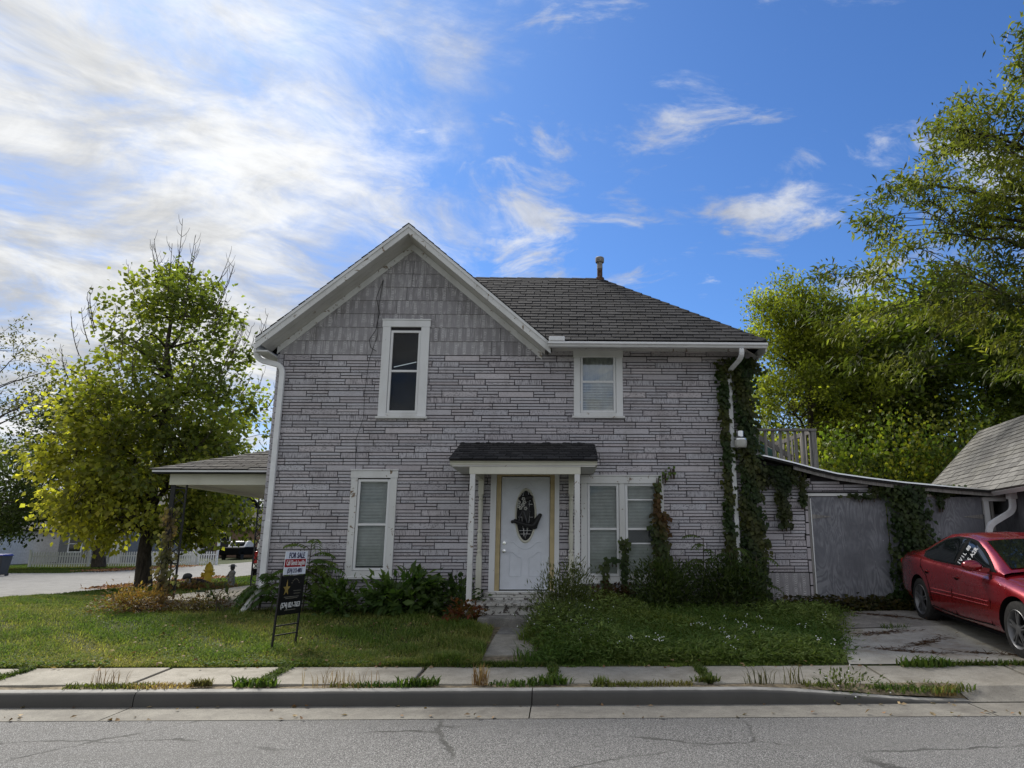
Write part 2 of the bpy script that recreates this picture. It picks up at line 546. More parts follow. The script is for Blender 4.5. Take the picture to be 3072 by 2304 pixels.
m_deckw = paint('peeling_deck', (.52, .51, .48), 1.9, (.10, .09, .08), 14.0, .5)
m_flake = paint('flaking_paint', (.58, .57, .54), 1.6, (.07, .06, .055), 12.0, .6)
m_bark = mk('bark', _bark((.030, .025, .020), (.085, .07, .055)))
m_twig = plain('twig', (.075, .058, .045), .9)
m_black = plain('black_iron', (.012, .012, .013), .45)
m_dark = plain('dark_interior', (.016, .016, .018), .9)  # near-black, the dark of unlit depth is put into the colour
m_inner = plain('room_wall', (.14, .135, .125), .9)
m_blind = plain('blind_slat', (.62, .63, .61), .55)
m_curtain = plain('curtain', (.40, .41, .37), .8)
m_pane = _pane(.0)('window_pane')
m_pane2 = _pane(.16)('reflective_pane')
m_screen = plain('insect_screen', (.07, .072, .078), .7)
m_teal = plain('teal_paint', (.10, .24, .21), .6, 0, .35, 8)
m_alu = plain('aluminium', (.72, .73, .74), .28, 1.0, .05)
m_lens = plain('lamp_lens', (.45, .45, .42), .4)
m_leaf = leafmat('leaf', .5)
m_grass = leafmat('grass_blade', .32, .7, .12)
m_flat = leafmat('dry_leaf', .15, .7, .2)
m_yellow = plain('hydrant_yellow', (.62, .42, .03), .45)
m_bin = plain('bin_grey', (.045, .05, .055), .5)
m_blue = plain('bin_lid_blue', (.02, .03, .22), .45)
m_catfur = plain('cat_fur', (.02, .013, .009), .9)
m_stone = plain('statue_stone', (.20, .19, .17), .85, 0, .35, 20)
m_stoned = plain('statue_dark', (.05, .05, .05), .8)
m_vinyl = plain('white_vinyl', (.74, .75, .78), .5)
m_vinylg = plain('grey_vinyl', (.19, .195, .205), .55)
m_brickh = plain('brown_brick', (.20, .135, .10), .9, 0, .3, 12, .2, 40, .1)
m_pick = paint('picket_paint', (.68, .68, .66), .2)
m_signw = plain('sign_white', (.80, .84, .92), .35, 0, .03)
m_signr = plain('sign_red', (.35, .012, .02), .35, 0, .03)
m_signk = plain('sign_black', (.008, .008, .009), .35, 0, .03)
m_navy = plain('sign_navy', (.03, .025, .10), .4, 0, .03)
m_gold = plain('sign_gold', (.55, .40, .12), .35, .5, .2)
m_chrome = plain('chrome', (.8, .8, .8), .15, 1.0, .02)
m_pwhite = plain('print_white', (.82, .82, .82), .5, 0, .03)
m_cap = plain('grey_cap', (.24, .22, .20), .6, 0, .4, 25)
m_rust = plain('rust', (.10, .06, .042), .9, 0, .5, 18)
m_orange = plain('leaf_litter_red', (.22, .09, .035), .9, 0, .5, 20)


def _carpaint(t, b, o):
    p = t.pos()
    c = t.mix(t.noise(p, 1.5, 2), (.21, .005, .010), (.29, .009, .015))
    dirt = t.mapr(t.noise(p, 4, 6, .7), .5, .8, 0, .10)
    c = t.mix(dirt, c, (.10, .04, .03))
    setb(t, b, c, t.mapr(t.noise(p, 6, 4), .3, .7, .24, .32), .45, None)
    t.put(b.inputs['Coat Weight'], .8); t.put(b.inputs['Coat Roughness'], .05)


m_car = mk('red_car_paint', _carpaint)
m_mold = plain('molding_red', (.55, .10, .11), .25, .2, .05)
m_tyre = plain('tyre_rubber', (.022, .021, .020), .85, 0, .4, 20)
m_rim = plain('rim_alloy', (.17, .17, .175), .45, .6, .15)
m_cglass = plain('car_glass', (.006, .008, .009), .03, 0, .02, 3, .0, 5, .6)
m_trim = plain('car_trim', (.008, .008, .008), .85, 0, .05, 6, .0, 5, .08)
m_oval = plain('leaded_glass', (.012, .013, .014), .25, 0, .1, 8, .2, 30, .12)
m_redlamp = plain('red_lamp', (.45, .012, .01), .2)
m_vanw = plain('van_white', (.75, .75, .75), .3)

# ------------------------------------------------------------------ terrain, roads
def sst(x):
    x = np.clip(x, 0, 1); return x * x * (3 - 2 * x)


def gz(x, y):
    x = np.asarray(x, float); y = np.asarray(y, float)
    yard = .2 + .29 * sst((y - 8.95) / 4.3)
    yard = yard - .13 * sst((y - 15.5) / 3.5) * sst((-7.6 - x) / .5)
    yard = .16 + (yard - .16) * sst((x + 15.2) / 3.6) + .02 * np.sin(x * 1.7 + y * .9) * sst((y - 9) / 1.0) * sst((x + 15) / 2)
    far = .06 + .45 * sst((y - 60) / 30)
    z = np.where(x > -14.6, np.where(y > 30, np.maximum(yard, far), yard), far)
    return np.where(y < 8.94, -.08, z)


xs = np.unique(np.concatenate([np.linspace(-900, -70, 10), np.linspace(-70, -16, 28), np.linspace(-15.6, 10, 65), [-14.7, -14.5], np.linspace(10, 70, 14), np.linspace(70, 900, 10)]))
ys = np.unique(np.concatenate([np.linspace(-300, 6, 10), [8.93, 8.95], np.linspace(9.2, 26, 43), np.linspace(27, 100, 38), np.linspace(110, 1200, 12)]))
GX, GY = np.meshgrid(xs, ys)
GZ = gz(GX, GY)
ny, nx = GX.shape
idx = np.arange(ny * nx).reshape(ny, nx)
o = raw('ground', np.stack([GX, GY, GZ], -1).reshape(-1, 3), [np.stack([idx[:-1, :-1], idx[:-1, 1:], idx[1:, 1:], idx[1:, :-1]], -1).reshape(-1, 4)], m_ground, smooth=True)
o['kind'] = 'structure'; o['label'] = 'grassy ground of the yard and the neighbourhood beyond'


def sheet(name, X, Y, zf, mat, parent=None):
    gx, gy = np.meshgrid(X, Y); z = zf(gx, gy)
    a, b = gx.shape; i = np.arange(a * b).reshape(a, b)
    return raw(name, np.stack([gx, gy, z], -1).reshape(-1, 3), [np.stack([i[:-1, :-1], i[:-1, 1:], i[1:, 1:], i[1:, :-1]], -1).reshape(-1, 4)], mat, parent, True)


o = sheet('road', np.linspace(-300, 300, 5), np.array([-6, 0, 7.27]), lambda x, y: x * 0, m_asph)
o['kind'] = 'structure'; o['label'] = 'worn grey asphalt street with fine cracks'
o = sheet('side_street', np.array([-27.2, -21, -14.62]), np.array([7.28, 12, 30, 60, 75, 90, 140]), lambda x, y: np.maximum(gz(x * 0 - 30, np.maximum(y, 9)) + .05, .1) * sst((y - 6) / 6) + .006, m_street)
o['kind'] = 'structure'; o['label'] = 'pale side street running back past the maple tree'
o = sheet('road_verge', np.linspace(-42, -27.2, 4), np.linspace(33, 41, 3), lambda x, y: gz(x, y) + .05, m_street)
o['kind'] = 'structure'; o['label'] = 'pale driveway mouth beside the rubbish bin across the side street'

# gutter pan, kerb, sidewalk, driveway apron
gp = part('gutter_pan', None); gp['kind'] = 'structure'
for x0, x1 in ((-14, -4.31), (-4.31, -.3), (-.3, 4.2), (4.2, 12)):
    MB().add([(x0, 7.25, .004), (x1 - .012, 7.25, .004), (x1 - .012, 7.80, .012), (x0, 7.80, .012)], [(0, 1, 2, 3)]).build('slab', m_gutpan, gp)

kb = part('kerb', None); kb['kind'] = 'structure'


def kerb_prof(h):
    return [(7.775, -.05), (7.778, h * .45), (7.79, h * .80), (7.815, h * .96), (7.85, h), (7.93, h + .004), (7.935, -.05)]


def kerb_seg(x0, x1, hf):
    m_ = MB(); n = 10; P = []
    for i in range(n + 1):
        x = x0 + (x1 - x0) * i / n
        P += [(x, y + .003 * math.sin(x * 3.1), z) for y, z in kerb_prof(hf(x))]
    k = 7
    F_ = [(i * k + j, (i + 1) * k + j, (i + 1) * k + j + 1, i * k + j + 1) for i in range(n) for j in range(k - 1)]
    F_ += [tuple(range(k)), tuple(range(n * k, n * k + k))[::-1]]
    m_.add(P, F_)
    return m_.build('kerb_stone', m_kerb, kb, True)


hfull = lambda x: .15 - .125 * float(sst((x - 1.9) / 2.3))
for x0, x1 in ((-14.4, -8.35), (-8.34, -4.315), (-4.305, -.305), (-.295, 4.25)):
    kerb_seg(x0, x1, hfull)

sw = part('sidewalk', None); sw['kind'] = 'structure'
joints = [-14.2, -12.6, -11.0, -9.4, -7.72, -6.13, -4.56, -3.2, -1.59, -.09, 1.6, 3.64, 5.3, 6.9, 8.5]
for i in range(len(joints) - 1):
    a, b = joints[i], joints[i + 1]
    g = .012 + .012 * rnd.random()
    if i in (7, 9, 10): g = .03
    dz0, dz1 = rnd.uniform(-.006, .006), rnd.uniform(-.006, .006)
    sk = .10
    near = lambda x: 8.115 + .012 * math.sin(x * 2.3)
    zt = lambda x, t: .165 + .035 * t - .05 * float(sst((x - 2.4) / 2))*(1 - t)
    q = [(a + g, near(a), zt(a, 0) + dz0), (b - g, near(b), zt(b, 0) + dz1), (b - g, 8.95 - .01 * math.sin(b * 5), zt(b, 1) + dz1), (a + g, 8.95 - .01 * math.sin(a * 5), zt(a, 1) + dz0)]
    m_ = MB(); m_.hexa([(x, y, z - .1) for x, y, z in q] + q); m_.build('slab', m_conc, sw, bevel=.008)
o = sheet('verge_dirt', np.linspace(-14.4, 4.3, 60), np.array([7.93, 8.03, 8.13]), lambda x, y: .147 + .008 * np.sin(x * 7) - .115 * sst((x - 2.0) / 2.4) * (8.13 - y) / .2, m_dirt)
o['kind'] = 'structure'
o = sheet('sidewalk_bed', np.linspace(-14.4, 9, 40), np.array([8.10, 8.5, 8.97]), lambda x, y: .13 - .05 * sst((x - 2.4) / 2) + .035 * (y - 8.1) / .85, m_dirt)
o['kind'] = 'structure'
o = MB().add([(4.24, 7.80, .02), (9, 7.80, .02), (9, 8.13, .118), (4.24, 8.13, .118)], [(0, 1, 2, 3)]).build('driveway_apron', m_gutpan)
o['kind'] = 'structure'

dv = part('driveway', None); dv['kind'] = 'structure'


def dsheet(pts, mat, name='slab', lift=.012):
    m_ = MB(); n = 6; P = []
    (ax, ay), (bx, by), (cx, cy), (ex, ey) = pts
    for i in range(n + 1):
        for j in range(n + 1):
            u, v = i / n, j / n
            x = (ax * (1 - u) + bx * u) * (1 - v) + (ex * (1 - u) + cx * u) * v
            y = (ay * (1 - u) + by * u) * (1 - v) + (ey * (1 - u) + cy * u) * v
            P.append((x, y, float(gz(x, max(y, 8.96))) + lift + .02 * (1 if y > 9 else 0)))
    m_.add(P, [(i * (n + 1) + j, (i + 1) * (n + 1) + j, (i + 1) * (n + 1) + j + 1, i * (n + 1) + j + 1) for i in range(n) for j in range(n)])
    return m_.build(name, mat, dv)


dsheet([(3.45, 8.97), (6.4, 8.97), (6.4, 11.25), (4.1, 11.2)], m_drive)
dsheet([(6.42, 8.97), (12, 8.97), (12, 11.3), (6.42, 11.26)], m_drive)
dsheet([(4.1, 11.22), (12, 11.32), (12, 13.4), (4.6, 13.4)], m_gravel)

# front walk: one slab in bare dirt
fwk = part('front_walk', None); fwk['kind'] = 'structure'
q = [(x, y, float(gz(x, y)) + .004) for x, y in ((-.98, 9.5), (-.36, 9.5), (-.38, 10.72), (-.95, 10.74))]
m_ = MB(); m_.hexa([(x, y, z - .06) for x, y, z in q] + [(x, y, z + .03) for x, y, z in q]); m_.build('slab', m_conc, fwk, bevel=.01)
q = [(x, y, float(gz(x, y)) + .004) for x, y in ((-.95, 10.82), (-.40, 10.82), (-.42, 11.3), (-.92, 11.3))]
m_ = MB(); m_.hexa([(x, y, z - .06) for x, y, z in q] + [(x, y, z + .012) for x, y, z in q]); m_.build('slab', m_step, fwk, bevel=.01)
o = sheet('walk_dirt', np.linspace(-1.25, -.1, 8), np.linspace(9.2, 11.4, 12), lambda x, y: gz(x, y) + .012, m_dirt, fwk)

# ------------------------------------------------------------------ the house
XL, XR, YF = -5.37, 3.50, 13.10
ZT = 5.12                      # where stone siding stops and cedar panels begin
GA, GZA, GK = -2.95, 7.58, .86  # gable ridge x, roof top z, slope
house = thing('house', 'two storey grey stone-sided house with a white-trimmed front gable and dark roof', 'house', (-.9, 13.1, .4))

#           outer casing                     glass
WIN = {'upper_gable': ((-3.44, -2.55, 3.94, 5.80), (-3.24, -2.76, 4.05, 5.56), 4.81),
       'upper_right': ((.205, 1.13, 3.96, 5.22), (.375, .955, 4.07, 5.15), 4.62),
       'lower_left': ((-3.84, -3.01, 1.065, 2.925), (-3.67, -3.18, 1.21, 2.73), 1.965),
       'pair': ((.34, 1.85, .985, 2.835), None, 1.89)}
DOOR = (-1.12, -.22, .82, 2.84)
holes = [(-3.29, -2.71, 4.0, 5.61), (.325, 1.005, 4.02, 5.20), (-3.72, -3.13, 1.16, 2.78), (.44, 1.78, 1.06, 2.72), (-1.20, -.14, .80, 2.88)]

# wall shell with real openings
m_ = MB()
xs_ = sorted({XL, XR} | {h[0] for h in holes} | {h[1] for h in holes})
zs_ = sorted({.2, 5.18, 5.30} | {h[2] for h in holes if h[2] < 5.1} | {h[3] for h in holes if h[3] < 5.1})
for i in range(len(xs_) - 1):
    for j in range(len(zs_) - 1):
        cx, cz = (xs_[i] + xs_[i + 1]) / 2, (zs_[j] + zs_[j + 1]) / 2
        if cz > 5.18 and cx < -.4: continue
        if any(h[0] < cx < h[1] and h[2] < cz < h[3] for h in holes): continue
        m_.box(xs_[i], xs_[i + 1], YF, YF + .15, zs_[j], zs_[j + 1])
gl = lambda x: GZA - .20 - GK * abs(x - GA)
h0 = holes[0]
for poly in ([(XL, 5.18), (h0[0], 5.18), (h0[0], gl(h0[0])), (XL, gl(XL))],
             [(h0[1], 5.18), (-.45, 5.18), (-.45, gl(-.45)), (h0[1], gl(h0[1]))],
             [(h0[0], h0[3]), (h0[1], h0[3]), (h0[1], gl(h0[1])), (GA, gl(GA)), (h0[0], gl(h0[0]))]):
    m_.prism([(x, YF, z) for x, z in poly], (0, .15, 0))
m_.build('front_wall', m_back, house)
m_ = MB()
m_.box(XL + .0, XL + .15, YF + .15, 21, .2, 5.2)
m_.box(XR - .15, XR, YF + .15, 18, .2, 5.2)
m_.box(XL, -.4, 21, 21.15, .2, 5.2); m_.box(-.4, XR, 18, 18.15, .2, 5.2)
m_.build('side_wall', m_siding, house)
m_ = MB(); m_.box(XL + .15, XR - .15, YF + .15, 18, 3.1, 3.25); m_.box(XL + .15, XR - .15, YF + .15, 18, .35, .45)
m_.box(-1.8, -1.7, YF + .16, 17.9, .45, 5.2); m_.box(0.02, .1, YF + .16, 17.9, .45, 5.2)
m_.build('inner_floor', m_inner, house)

# stone siding pieces: rows of blocks, split strips and striated blocks
def siding_rects(x0, x1, z0, z1, seed):
    r = random.Random(seed); out = []; h = .1158; jz = .0125; jx = .010
    n = int(math.ceil((z1 - z0) / h)); z = z1
    for row in range(n):
        za, zb = z - h, z; z -= h
        if zb - z0 < .02: break
        za = max(za, z0)
        typ = row % 3; flip = (row // 3) % 2
        pat = {0: [('b', .66), ('d', .40)], 1: [('s', .51), ('d', .55)], 2: [('d', .47), ('d', .59)]}[typ]
        x = x0 - {0: .15, 1: .42, 2: .30}[typ] - (.53 if flip else 0) + r.uniform(-.05, .05); k = 0
        while x < x1:
            ty, wd = pat[k % 2]; k += 1
            a, b = max(x, x0) + jx / 2, min(x + wd, x1) - jx / 2; x += wd
            if b - a < .03: continue
            tone = min(1, max(0, r.gauss(.5, .22)))
            if ty == 'd':
                zm = (za + zb) / 2
                out.append((a, b, za + jz / 2, zm - jz / 2.6, tone, 0.0 if r.random() < .35 else 1.0))
                out.append((a, b, zm + jz / 2.6, zb - jz / 2, min(1, max(0, tone + r.uniform(-.15, .15))), 0.0))
            else:
                out.append((a, b, za + jz / 2, zb - jz / 2, tone, 2.0 if ty == 's' else (1.0 if r.random() < .62 else 0.0)))
    return out


def cut(rects, hs):
    out = []
    for q in rects:
        segs = [(q[0], q[1])]
        for h in hs:
            if q[3] > h[2] and q[2] < h[3]:
                ns = []
                for a, b in segs:
                    if b <= h[0] or a >= h[1]: ns.append((a, b)); continue
                    if a < h[0]: ns.append((a, h[0]))
                    if b > h[1]: ns.append((h[1], b))
                segs = ns
        out += [(a, b) + tuple(q[2:]) for a, b in segs if b - a > .015]
    return out


def stone(m_, q, y, r):
    a, b, c, d, tone, kind = q
    m_.tone, m_.kind = tone, kind
    e = .004; p = .010 + r.uniform(0, .009); w1, w2 = r.uniform(-.002, .002), r.uniform(-.002, .002)
    c, d = c + w1, d + w2
    m_.add([(a, y + .001, c), (b, y + .001, c), (b, y + .001, d), (a, y + .001, d),
            (a + e, y - p, c + e), (b - e, y - p, c + e), (b - e, y - p, d - e), (a + e, y - p, d - e)],
           [(4, 5, 6, 7), (0, 1, 5, 4), (1, 2, 6, 5), (2, 3, 7, 6), (3, 0, 4, 7)])


def lay_stones(rects, y, parent, nmax=300, seed=3):
    r = random.Random(seed)
    rects = sorted(rects, key=lambda q: -(q[1] - q[0]) * (q[3] - q[2]))
    for q in rects[:nmax]:
        m_ = MB(); stone(m_, q, y, r); m_.build('siding_stone', m_siding, parent)
    rest = MB()
    for q in rects[nmax:]: stone(rest, q, y, r)
    if rest.v: rest.build('siding_strips', m_siding, parent, kind='stuff')


trimholes = [(a + .03, b - .03, c + .03, d - .03) for (a, b, c, d), _, _ in WIN.values()] + [(-1.28, -.10, .5, 2.86)]
SR = cut(siding_rects(XL + .10, XR, .42, ZT, 11), trimholes)
lay_stones(SR, YF, house)
# corner strip at the left edge
m_ = MB()
zz = .42
while zz < 5.1:
    m_.tone = rnd.random(); m_.kind = float(rnd.choice((0, 1)))
    m_.box(XL - .016, XL + .092, YF - .016, YF + .02, zz, min(zz + .105, 5.12)); zz += .1158
m_.build('corner_strip', m_siding, house)

# cedar-grain panels in the gable
rowz = [ZT]
for k in range(8): rowz.append(rowz[-1] + .272)
fl = lambda x: GZA - .33 - GK * abs(x - GA)
clipg = [(XL + .02, 4.9), (-.30, 4.9), (-.30, fl(-.30) + .03), (GA, fl(GA) + .03), (XL + .02, fl(XL + .02) + .03)]
r = random.Random(5)
for k in range(8):
    za, zb = rowz[k] + .004, rowz[k + 1] + .012
    x = XL - r.uniform(0, 1.1)
    while x < -.2:
        xa, xb = x + .004, x + 1.17 - .004; x += 1.17
        base = [(xa, za), (xb, za), (xb, zb), (xa, zb)]
        subs = []
        if zb > 3.94 and za < 5.78 and xb > -3.42 and xa < -2.57:
            if xa < -3.42: subs.append([(xa, za), (-3.42, za), (-3.42, zb), (xa, zb)])
            if xb > -2.57: subs.append([(-2.57, za), (xb, za), (xb, zb), (-2.57, zb)])
            if zb > 5.78: subs.append([(max(xa, -3.419), 5.78), (min(xb, -2.571), 5.78), (min(xb, -2.571), zb), (max(xa, -3.419), zb)])
        else: subs = [base]
        for sb in subs:
            pg = clip_poly(sb, clipg)
            if len(pg) < 3 or area2(pg) < .004: continue
            m_ = MB(); m_.tone = r.random()
            dep = lambda z: .020 - .014 * (z - za) / (zb - za)
            n = len(pg)
            m_.add([(px, YF - dep(pz), pz) for px, pz in pg] + [(px, YF + .001, pz) for px, pz in pg],
                   [tuple(range(n))] + [(i, i + n, (i + 1) % n + n, (i + 1) % n) for i in range(n)])
            m_.build('shingle_panel', m_grain, house)
# short strip of panel right of the gable under the frieze
lay_stones(cut(siding_rects(-.29, XR, 5.125, 5.235, 17), trimholes), YF, house, 0)
m_ = MB(); m_.tone = .4; m_.box(-.43, -.295, YF - .018, YF + .001, 5.124, 5.24); m_.build('shingle_panel', m_grain, house)

# ---- gable roof
Y0 = 12.60
for s in (-1, 1):
    xe = -5.62 if s < 0 else -.22
    m_ = MB()
    zt = lambda x: GZA - GK * abs(x - GA)
    m_.prism([(GA, Y0 + .03, zt(GA)), (xe, Y0 + .03, zt(xe)), (xe, Y0 + .03, zt(xe) - .045), (GA, Y0 + .03, zt(GA) - .045)], (0, 8.6, 0))
    m_.tone = .4
    m_.build('roof', m_shin, house)
    # ragged shingle ends along the rake
    m_ = MB(); n = 22
    for i in range(n):
        x0, x1 = GA + (xe - GA) * i / n, GA + (xe - GA) * (i + 1) / n
        m_.tone = rnd.random(); lift = .012
        ov = rnd.uniform(.006, .02)
        m_.prism([(x0, Y0 - .02 - ov, zt(x0) + .002), (x1, Y0 - .02 - ov, zt(x1) + lift + .004), (x1, Y0 - .02 - ov, zt(x1) + .008 + lift), (x0, Y0 - .02 - ov, zt(x0) + .009)], (0, .35, 0))
    m_.build('rake_shingles', m_shin, house, kind='stuff')
    # fascia board, crown strip, soffit, frieze
    m_ = MB()
    m_.prism([(GA, Y0 - .004, zt(GA) - .012), (xe + .01 * -s, Y0 - .004, zt(xe) - .012), (xe + .01 * -s, Y0 - .004, zt(xe) - .195), (GA, Y0 - .004, zt(GA) - .195)], (0, .03, 0))
    m_.build('rake_fascia', m_peel, house)
    m_ = MB()
    m_.prism([(GA, Y0 - .022, zt(GA) - .006), (xe, Y0 - .022, zt(xe) - .006), (xe, Y0 - .022, zt(xe) - .07), (GA, Y0 - .022, zt(GA) - .07)], (0, .0165, 0))
    m_.build('rake_molding', m_white, house)
    m_ = MB()
    xs2 = -5.52 if s < 0 else -.34
    for k in range(3):      # soffit boards
        y0 = Y0 + .032 + k * .158; y1 = y0 + .152
        m_.prism([(GA, y0, zt(GA) - .175), (xs2, y0, zt(xs2) - .175), (xs2, y0, zt(xs2) - .20), (GA, y0, zt(GA) - .20)], (0, .152, 0))
    m_.build('soffit', m_soffit, house)
    m_ = MB()
    xf = XL - .03 if s < 0 else -.40
    m_.prism([(GA, YF - .035, zt(GA) - .205), (xf, YF - .035, zt(xf) - .205), (xf, YF - .035, zt(xf) - .345), (GA, YF - .035, zt(GA) - .345)], (0, .03, 0))
    m_.build('frieze_board', m_peel, house)
# left eave: side soffit, fascia, gutter going back
m_ = MB(); zl = GZA - GK * 2.67
m_.box(-5.60, XL - .02, Y0 + .03, 20.9, zl - .235, zl - .205); m_.build('soffit', m_peel, house)
m_ = MB(); m_.box(-5.625, -5.60, Y0 + .02, 21, zl - .24, zl - .05); m_.build('eave_fascia', m_white, house)


def gutter(p0, p1, out, name='gutter'):
    """K-style gutter from p0 to p1 (top back edge), out = outward unit vector"""
    p0, p1, ou = Vector(p0), Vector(p1), Vector(out); up = Vector((0, 0, 1))
    prof = [(a, b * .72) for a, b in [(0, 0), (0, -.12), (.075, -.12), (.095, -.075), (.125, -.055), (.125, -.006), (.115, 0), (.115, -.05), (.088, -.068), (.07, -.112), (.008, -.112), (.008, 0)]]
    pts = [ou * a + up * b for a, b in prof]; n = len(pts)
    m_ = MB(); m_.add([p0 + q for q in pts] + [p1 + q for q in pts], [(i, (i + 1) % n, n + (i + 1) % n, n + i) for i in range(n)])
    for p in (p0, p1):
        m_.add([p + ou * a + up * b for a, b in prof[:7]], [tuple(range(7))])
    return m_.build(name, m_gutter, house)


gutter((-5.63, 12.78, zl - .05), (-5.63, 21, zl - .05), (-1, 0, 0))

# ---- hip roof over the right part
ZE, ZR_, YE, YR = 5.27, 7.52, 12.50, 15.25
GT = 5.215
XE, XRE = 3.74, .84
slope_len = math.hypot(YR - YE, ZR_ - ZE)
vdir = Vector((0, (YR - YE) / slope_len, (ZR_ - ZE) / slope_len)); ndir = Vector((0, -vdir.z, vdir.y)); udir = Vector((1, 0, 0))


def shingle_slope(org, u, v, n, poly, expo, tabw, mat, parent, nmax=300, seed=1, name='roof_shingle', rowstart=0.0, miss=()):
    """rows of separate tabs, each a thin tilted slab clipped to the slope's outline (poly in u,v)"""
    r = random.Random(seed); org = Vector(org); pieces = []
    v1 = max(p[1] for p in poly); u0 = min(p[0] for p in poly); u1 = max(p[0] for p in poly)
    vv = rowstart; row = 0
    while vv < v1:
        uu = u0 - (tabw / 2 if row % 2 else 0) - r.uniform(0, .04)
        while uu < u1:
            q = [(uu + .007, vv + r.uniform(-.005, .005)), (uu + tabw - .007, vv + r.uniform(-.005, .005)), (uu + tabw - .007, vv + expo + .02), (uu + .007, vv + expo + .02)]
            uu += tabw
            pg = clip_poly(q, poly)
            if len(pg) >= 3 and area2(pg) > .0015 and not any(a < pg[0][0] < b and c < vv < d for a, b, c, d in miss):
                pieces.append((pg, vv, r.random(), r.uniform(0, .006)))
        vv += expo; row += 1
    pieces.sort(key=lambda t: -area2(t[0]))
    def put(m_, P):
        pg, vb, tone, jit = P; m_.tone = tone
        top = [org + u * a + v * b + n * (.016 + jit - .013 * min(1, max(0, (b - vb) / expo))) for a, b in pg]
        bot = [org + u * a + v * b + n * (.0015) for a, b in pg]
        k = len(pg)
        m_.add(top + bot, [tuple(range(k))] + [(i, i + k, (i + 1) % k + k, (i + 1) % k) for i in range(k)])
    for P in pieces[:nmax]:
        m_ = MB(); put(m_, P); m_.build(name, mat, parent)
    rest = MB()
    for P in pieces[nmax:]: put(rest, P)
    if rest.v: rest.build(name + 's', mat, parent, kind='stuff')


orgR = Vector((0, YE - .03, ZE - .02))
hp = [(-.24, 0), (XE, 0), (XRE, slope_len), (-2.9, slope_len)]
shingle_slope(orgR, udir, vdir, ndir, hp, .147, .305, m_shin, house, 300, 4)
m_ = MB(); m_.tone = .35
P0 = [(-.2, YE - .02, ZE - .022), (XE, YE - .02, ZE - .022), (XRE, YR, ZR_ - .01), (GA, YR, ZR_ - .01)]
m_.add(P0 + [(XE, 18.1, ZE - .022), (XRE, YR, ZR_ - .01), (GA, 18.1, ZE - .022)], [(0, 1, 2, 3), (1, 4, 2), (3, 2, 4, 6)])
m_.build('roof', m_shin, house)
# hip and ridge caps
m_ = None; n = 17
for i in range(n):
    a, b = i / n, (i + 1.12) / n
    p = Vector((XE, YE - .02, ZE)).lerp(Vector((XRE, YR, ZR_)), a); q = Vector((XE, YE - .02, ZE)).lerp(Vector((XRE, YR, ZR_)), min(1, b))
    mm = MB(); mm.tone = rnd.random()
    s1, s2 = Vector((-.10, 0, -.008)) , Vector((.03, .10, -.045))
    up = Vector((0, 0, .035)); up2 = Vector((0, 0, .016))
    mm.add([p + s1 + up * .3, p + up, p + s2 + up * .3, q + s2 + up2 * .3, q + up2, q + s1 + up2 * .3], [(0, 1, 4, 5), (1, 2, 3, 4), (0, 2, 1)])
    mm.build('ridge_cap', m_shin, house)
for i in range(11):
    x0 = -2.6 + i * .31
    mm = MB(); mm.tone = rnd.random()
    mm.add([(x0, YR - .13, ZR_ - .085), (x0 + .33, YR - .13, ZR_ - .09), (x0 + .33, YR, ZR_ + .022), (x0, YR, ZR_ + .032), (x0, YR + .13, ZR_ - .085), (x0 + .33, YR + .13, ZR_ - .09)], [(0, 1, 2, 3), (3, 2, 5, 4)])
    mm.build('ridge_cap', m_shin, house)
# front fascia, soffit, gutter, frieze of the right part
m_ = MB(); m_.box(-.25, XE - .02, YE + .02, YE + .045, GT - .083, ZE - .03); m_.build('eave_fascia', m_white, house)
m_ = MB(); m_.prism([(-.27, YE + .047, GT - .072), (-.27, YF - .04, 5.31), (-.27, YF - .04, 5.33), (-.27, YE + .047, GT - .052)], (XE - .25 + .5, 0, 0))
m_.prism([(XR + .005, YF - .035, 5.27), (XE - .02, YF - .035, GT - .08), (XE - .02, YF - .035, GT - .10), (XR + .005, YF - .035, 5.25)], (0, 5, 0))
m_.build('soffit', m_soffit, house)
m_ = MB(); m_.box(XE - .018, XE + .006, YE + .02, 18.1, ZE - .2, ZE - .03); m_.build('eave_fascia', m_white, house)
m_ = MB(); m_.box(-.38, XR + .02, YF - .04, YF - .005, 5.22, 5.33); m_.build('frieze_board', m_peel, house)
gutter((-.27, YE + .018, GT), (XE, YE + .018, GT - .005), (0, -1, 0))
m_ = MB(); m_.box(-.26, .03, YE - .115, YE + .03, GT + .004, GT + .09); m_.build('gutter_cover', m_gutter, house, bevel=.015)

# vent pipe
m_ = MB(); vx, vy = .83, YR + .02
m_.lathe((vx, vy, 7.35), [(.105, 0), (.10, .2), (.062, .22), (.060, .52)], 16)
m_.build('vent_pipe', m_rust, house, True)
m_ = MB(); m_.lathe((vx, vy, 7.87), [(.05, -.10), (.064, -.1), (.064, .06), (.095, .06), (.10, .08), (.10, .17), (.085, .185), (0.001, .187)], 16)
m_.build('vent_cap', m_cap, house, True)

# ---- downspouts
def downspout(path, w_=.075, d=.06, name='downspout', parent=house):
    m_ = MB(); path = [Vector(p) for p in path]; P = []
    for i, p in enumerate(path):
        t = (path[min(i + 1, len(path) - 1)] - path[max(0, i - 1)]).normalized()
        y = Vector((0, 1, 0)); x = t.cross(y)
        x = x.normalized() if x.length > .05 else Vector((1, 0, 0))
        y2 = x.cross(t).normalized()
        P += [p - x * w_ / 2 - y2 * d / 2, p + x * w_ / 2 - y2 * d / 2, p + x * w_ / 2 + y2 * d / 2, p - x * w_ / 2 + y2 * d / 2]
    m_.add(P, [(i * 4 + k, i * 4 + (k + 1) % 4, i * 4 + 4 + (k + 1) % 4, i * 4 + 4 + k) for i in range(len(path) - 1) for k in range(4)] + [(3, 2, 1, 0)])
    return m_.build(name, m_gutter, parent, bevel=.008)


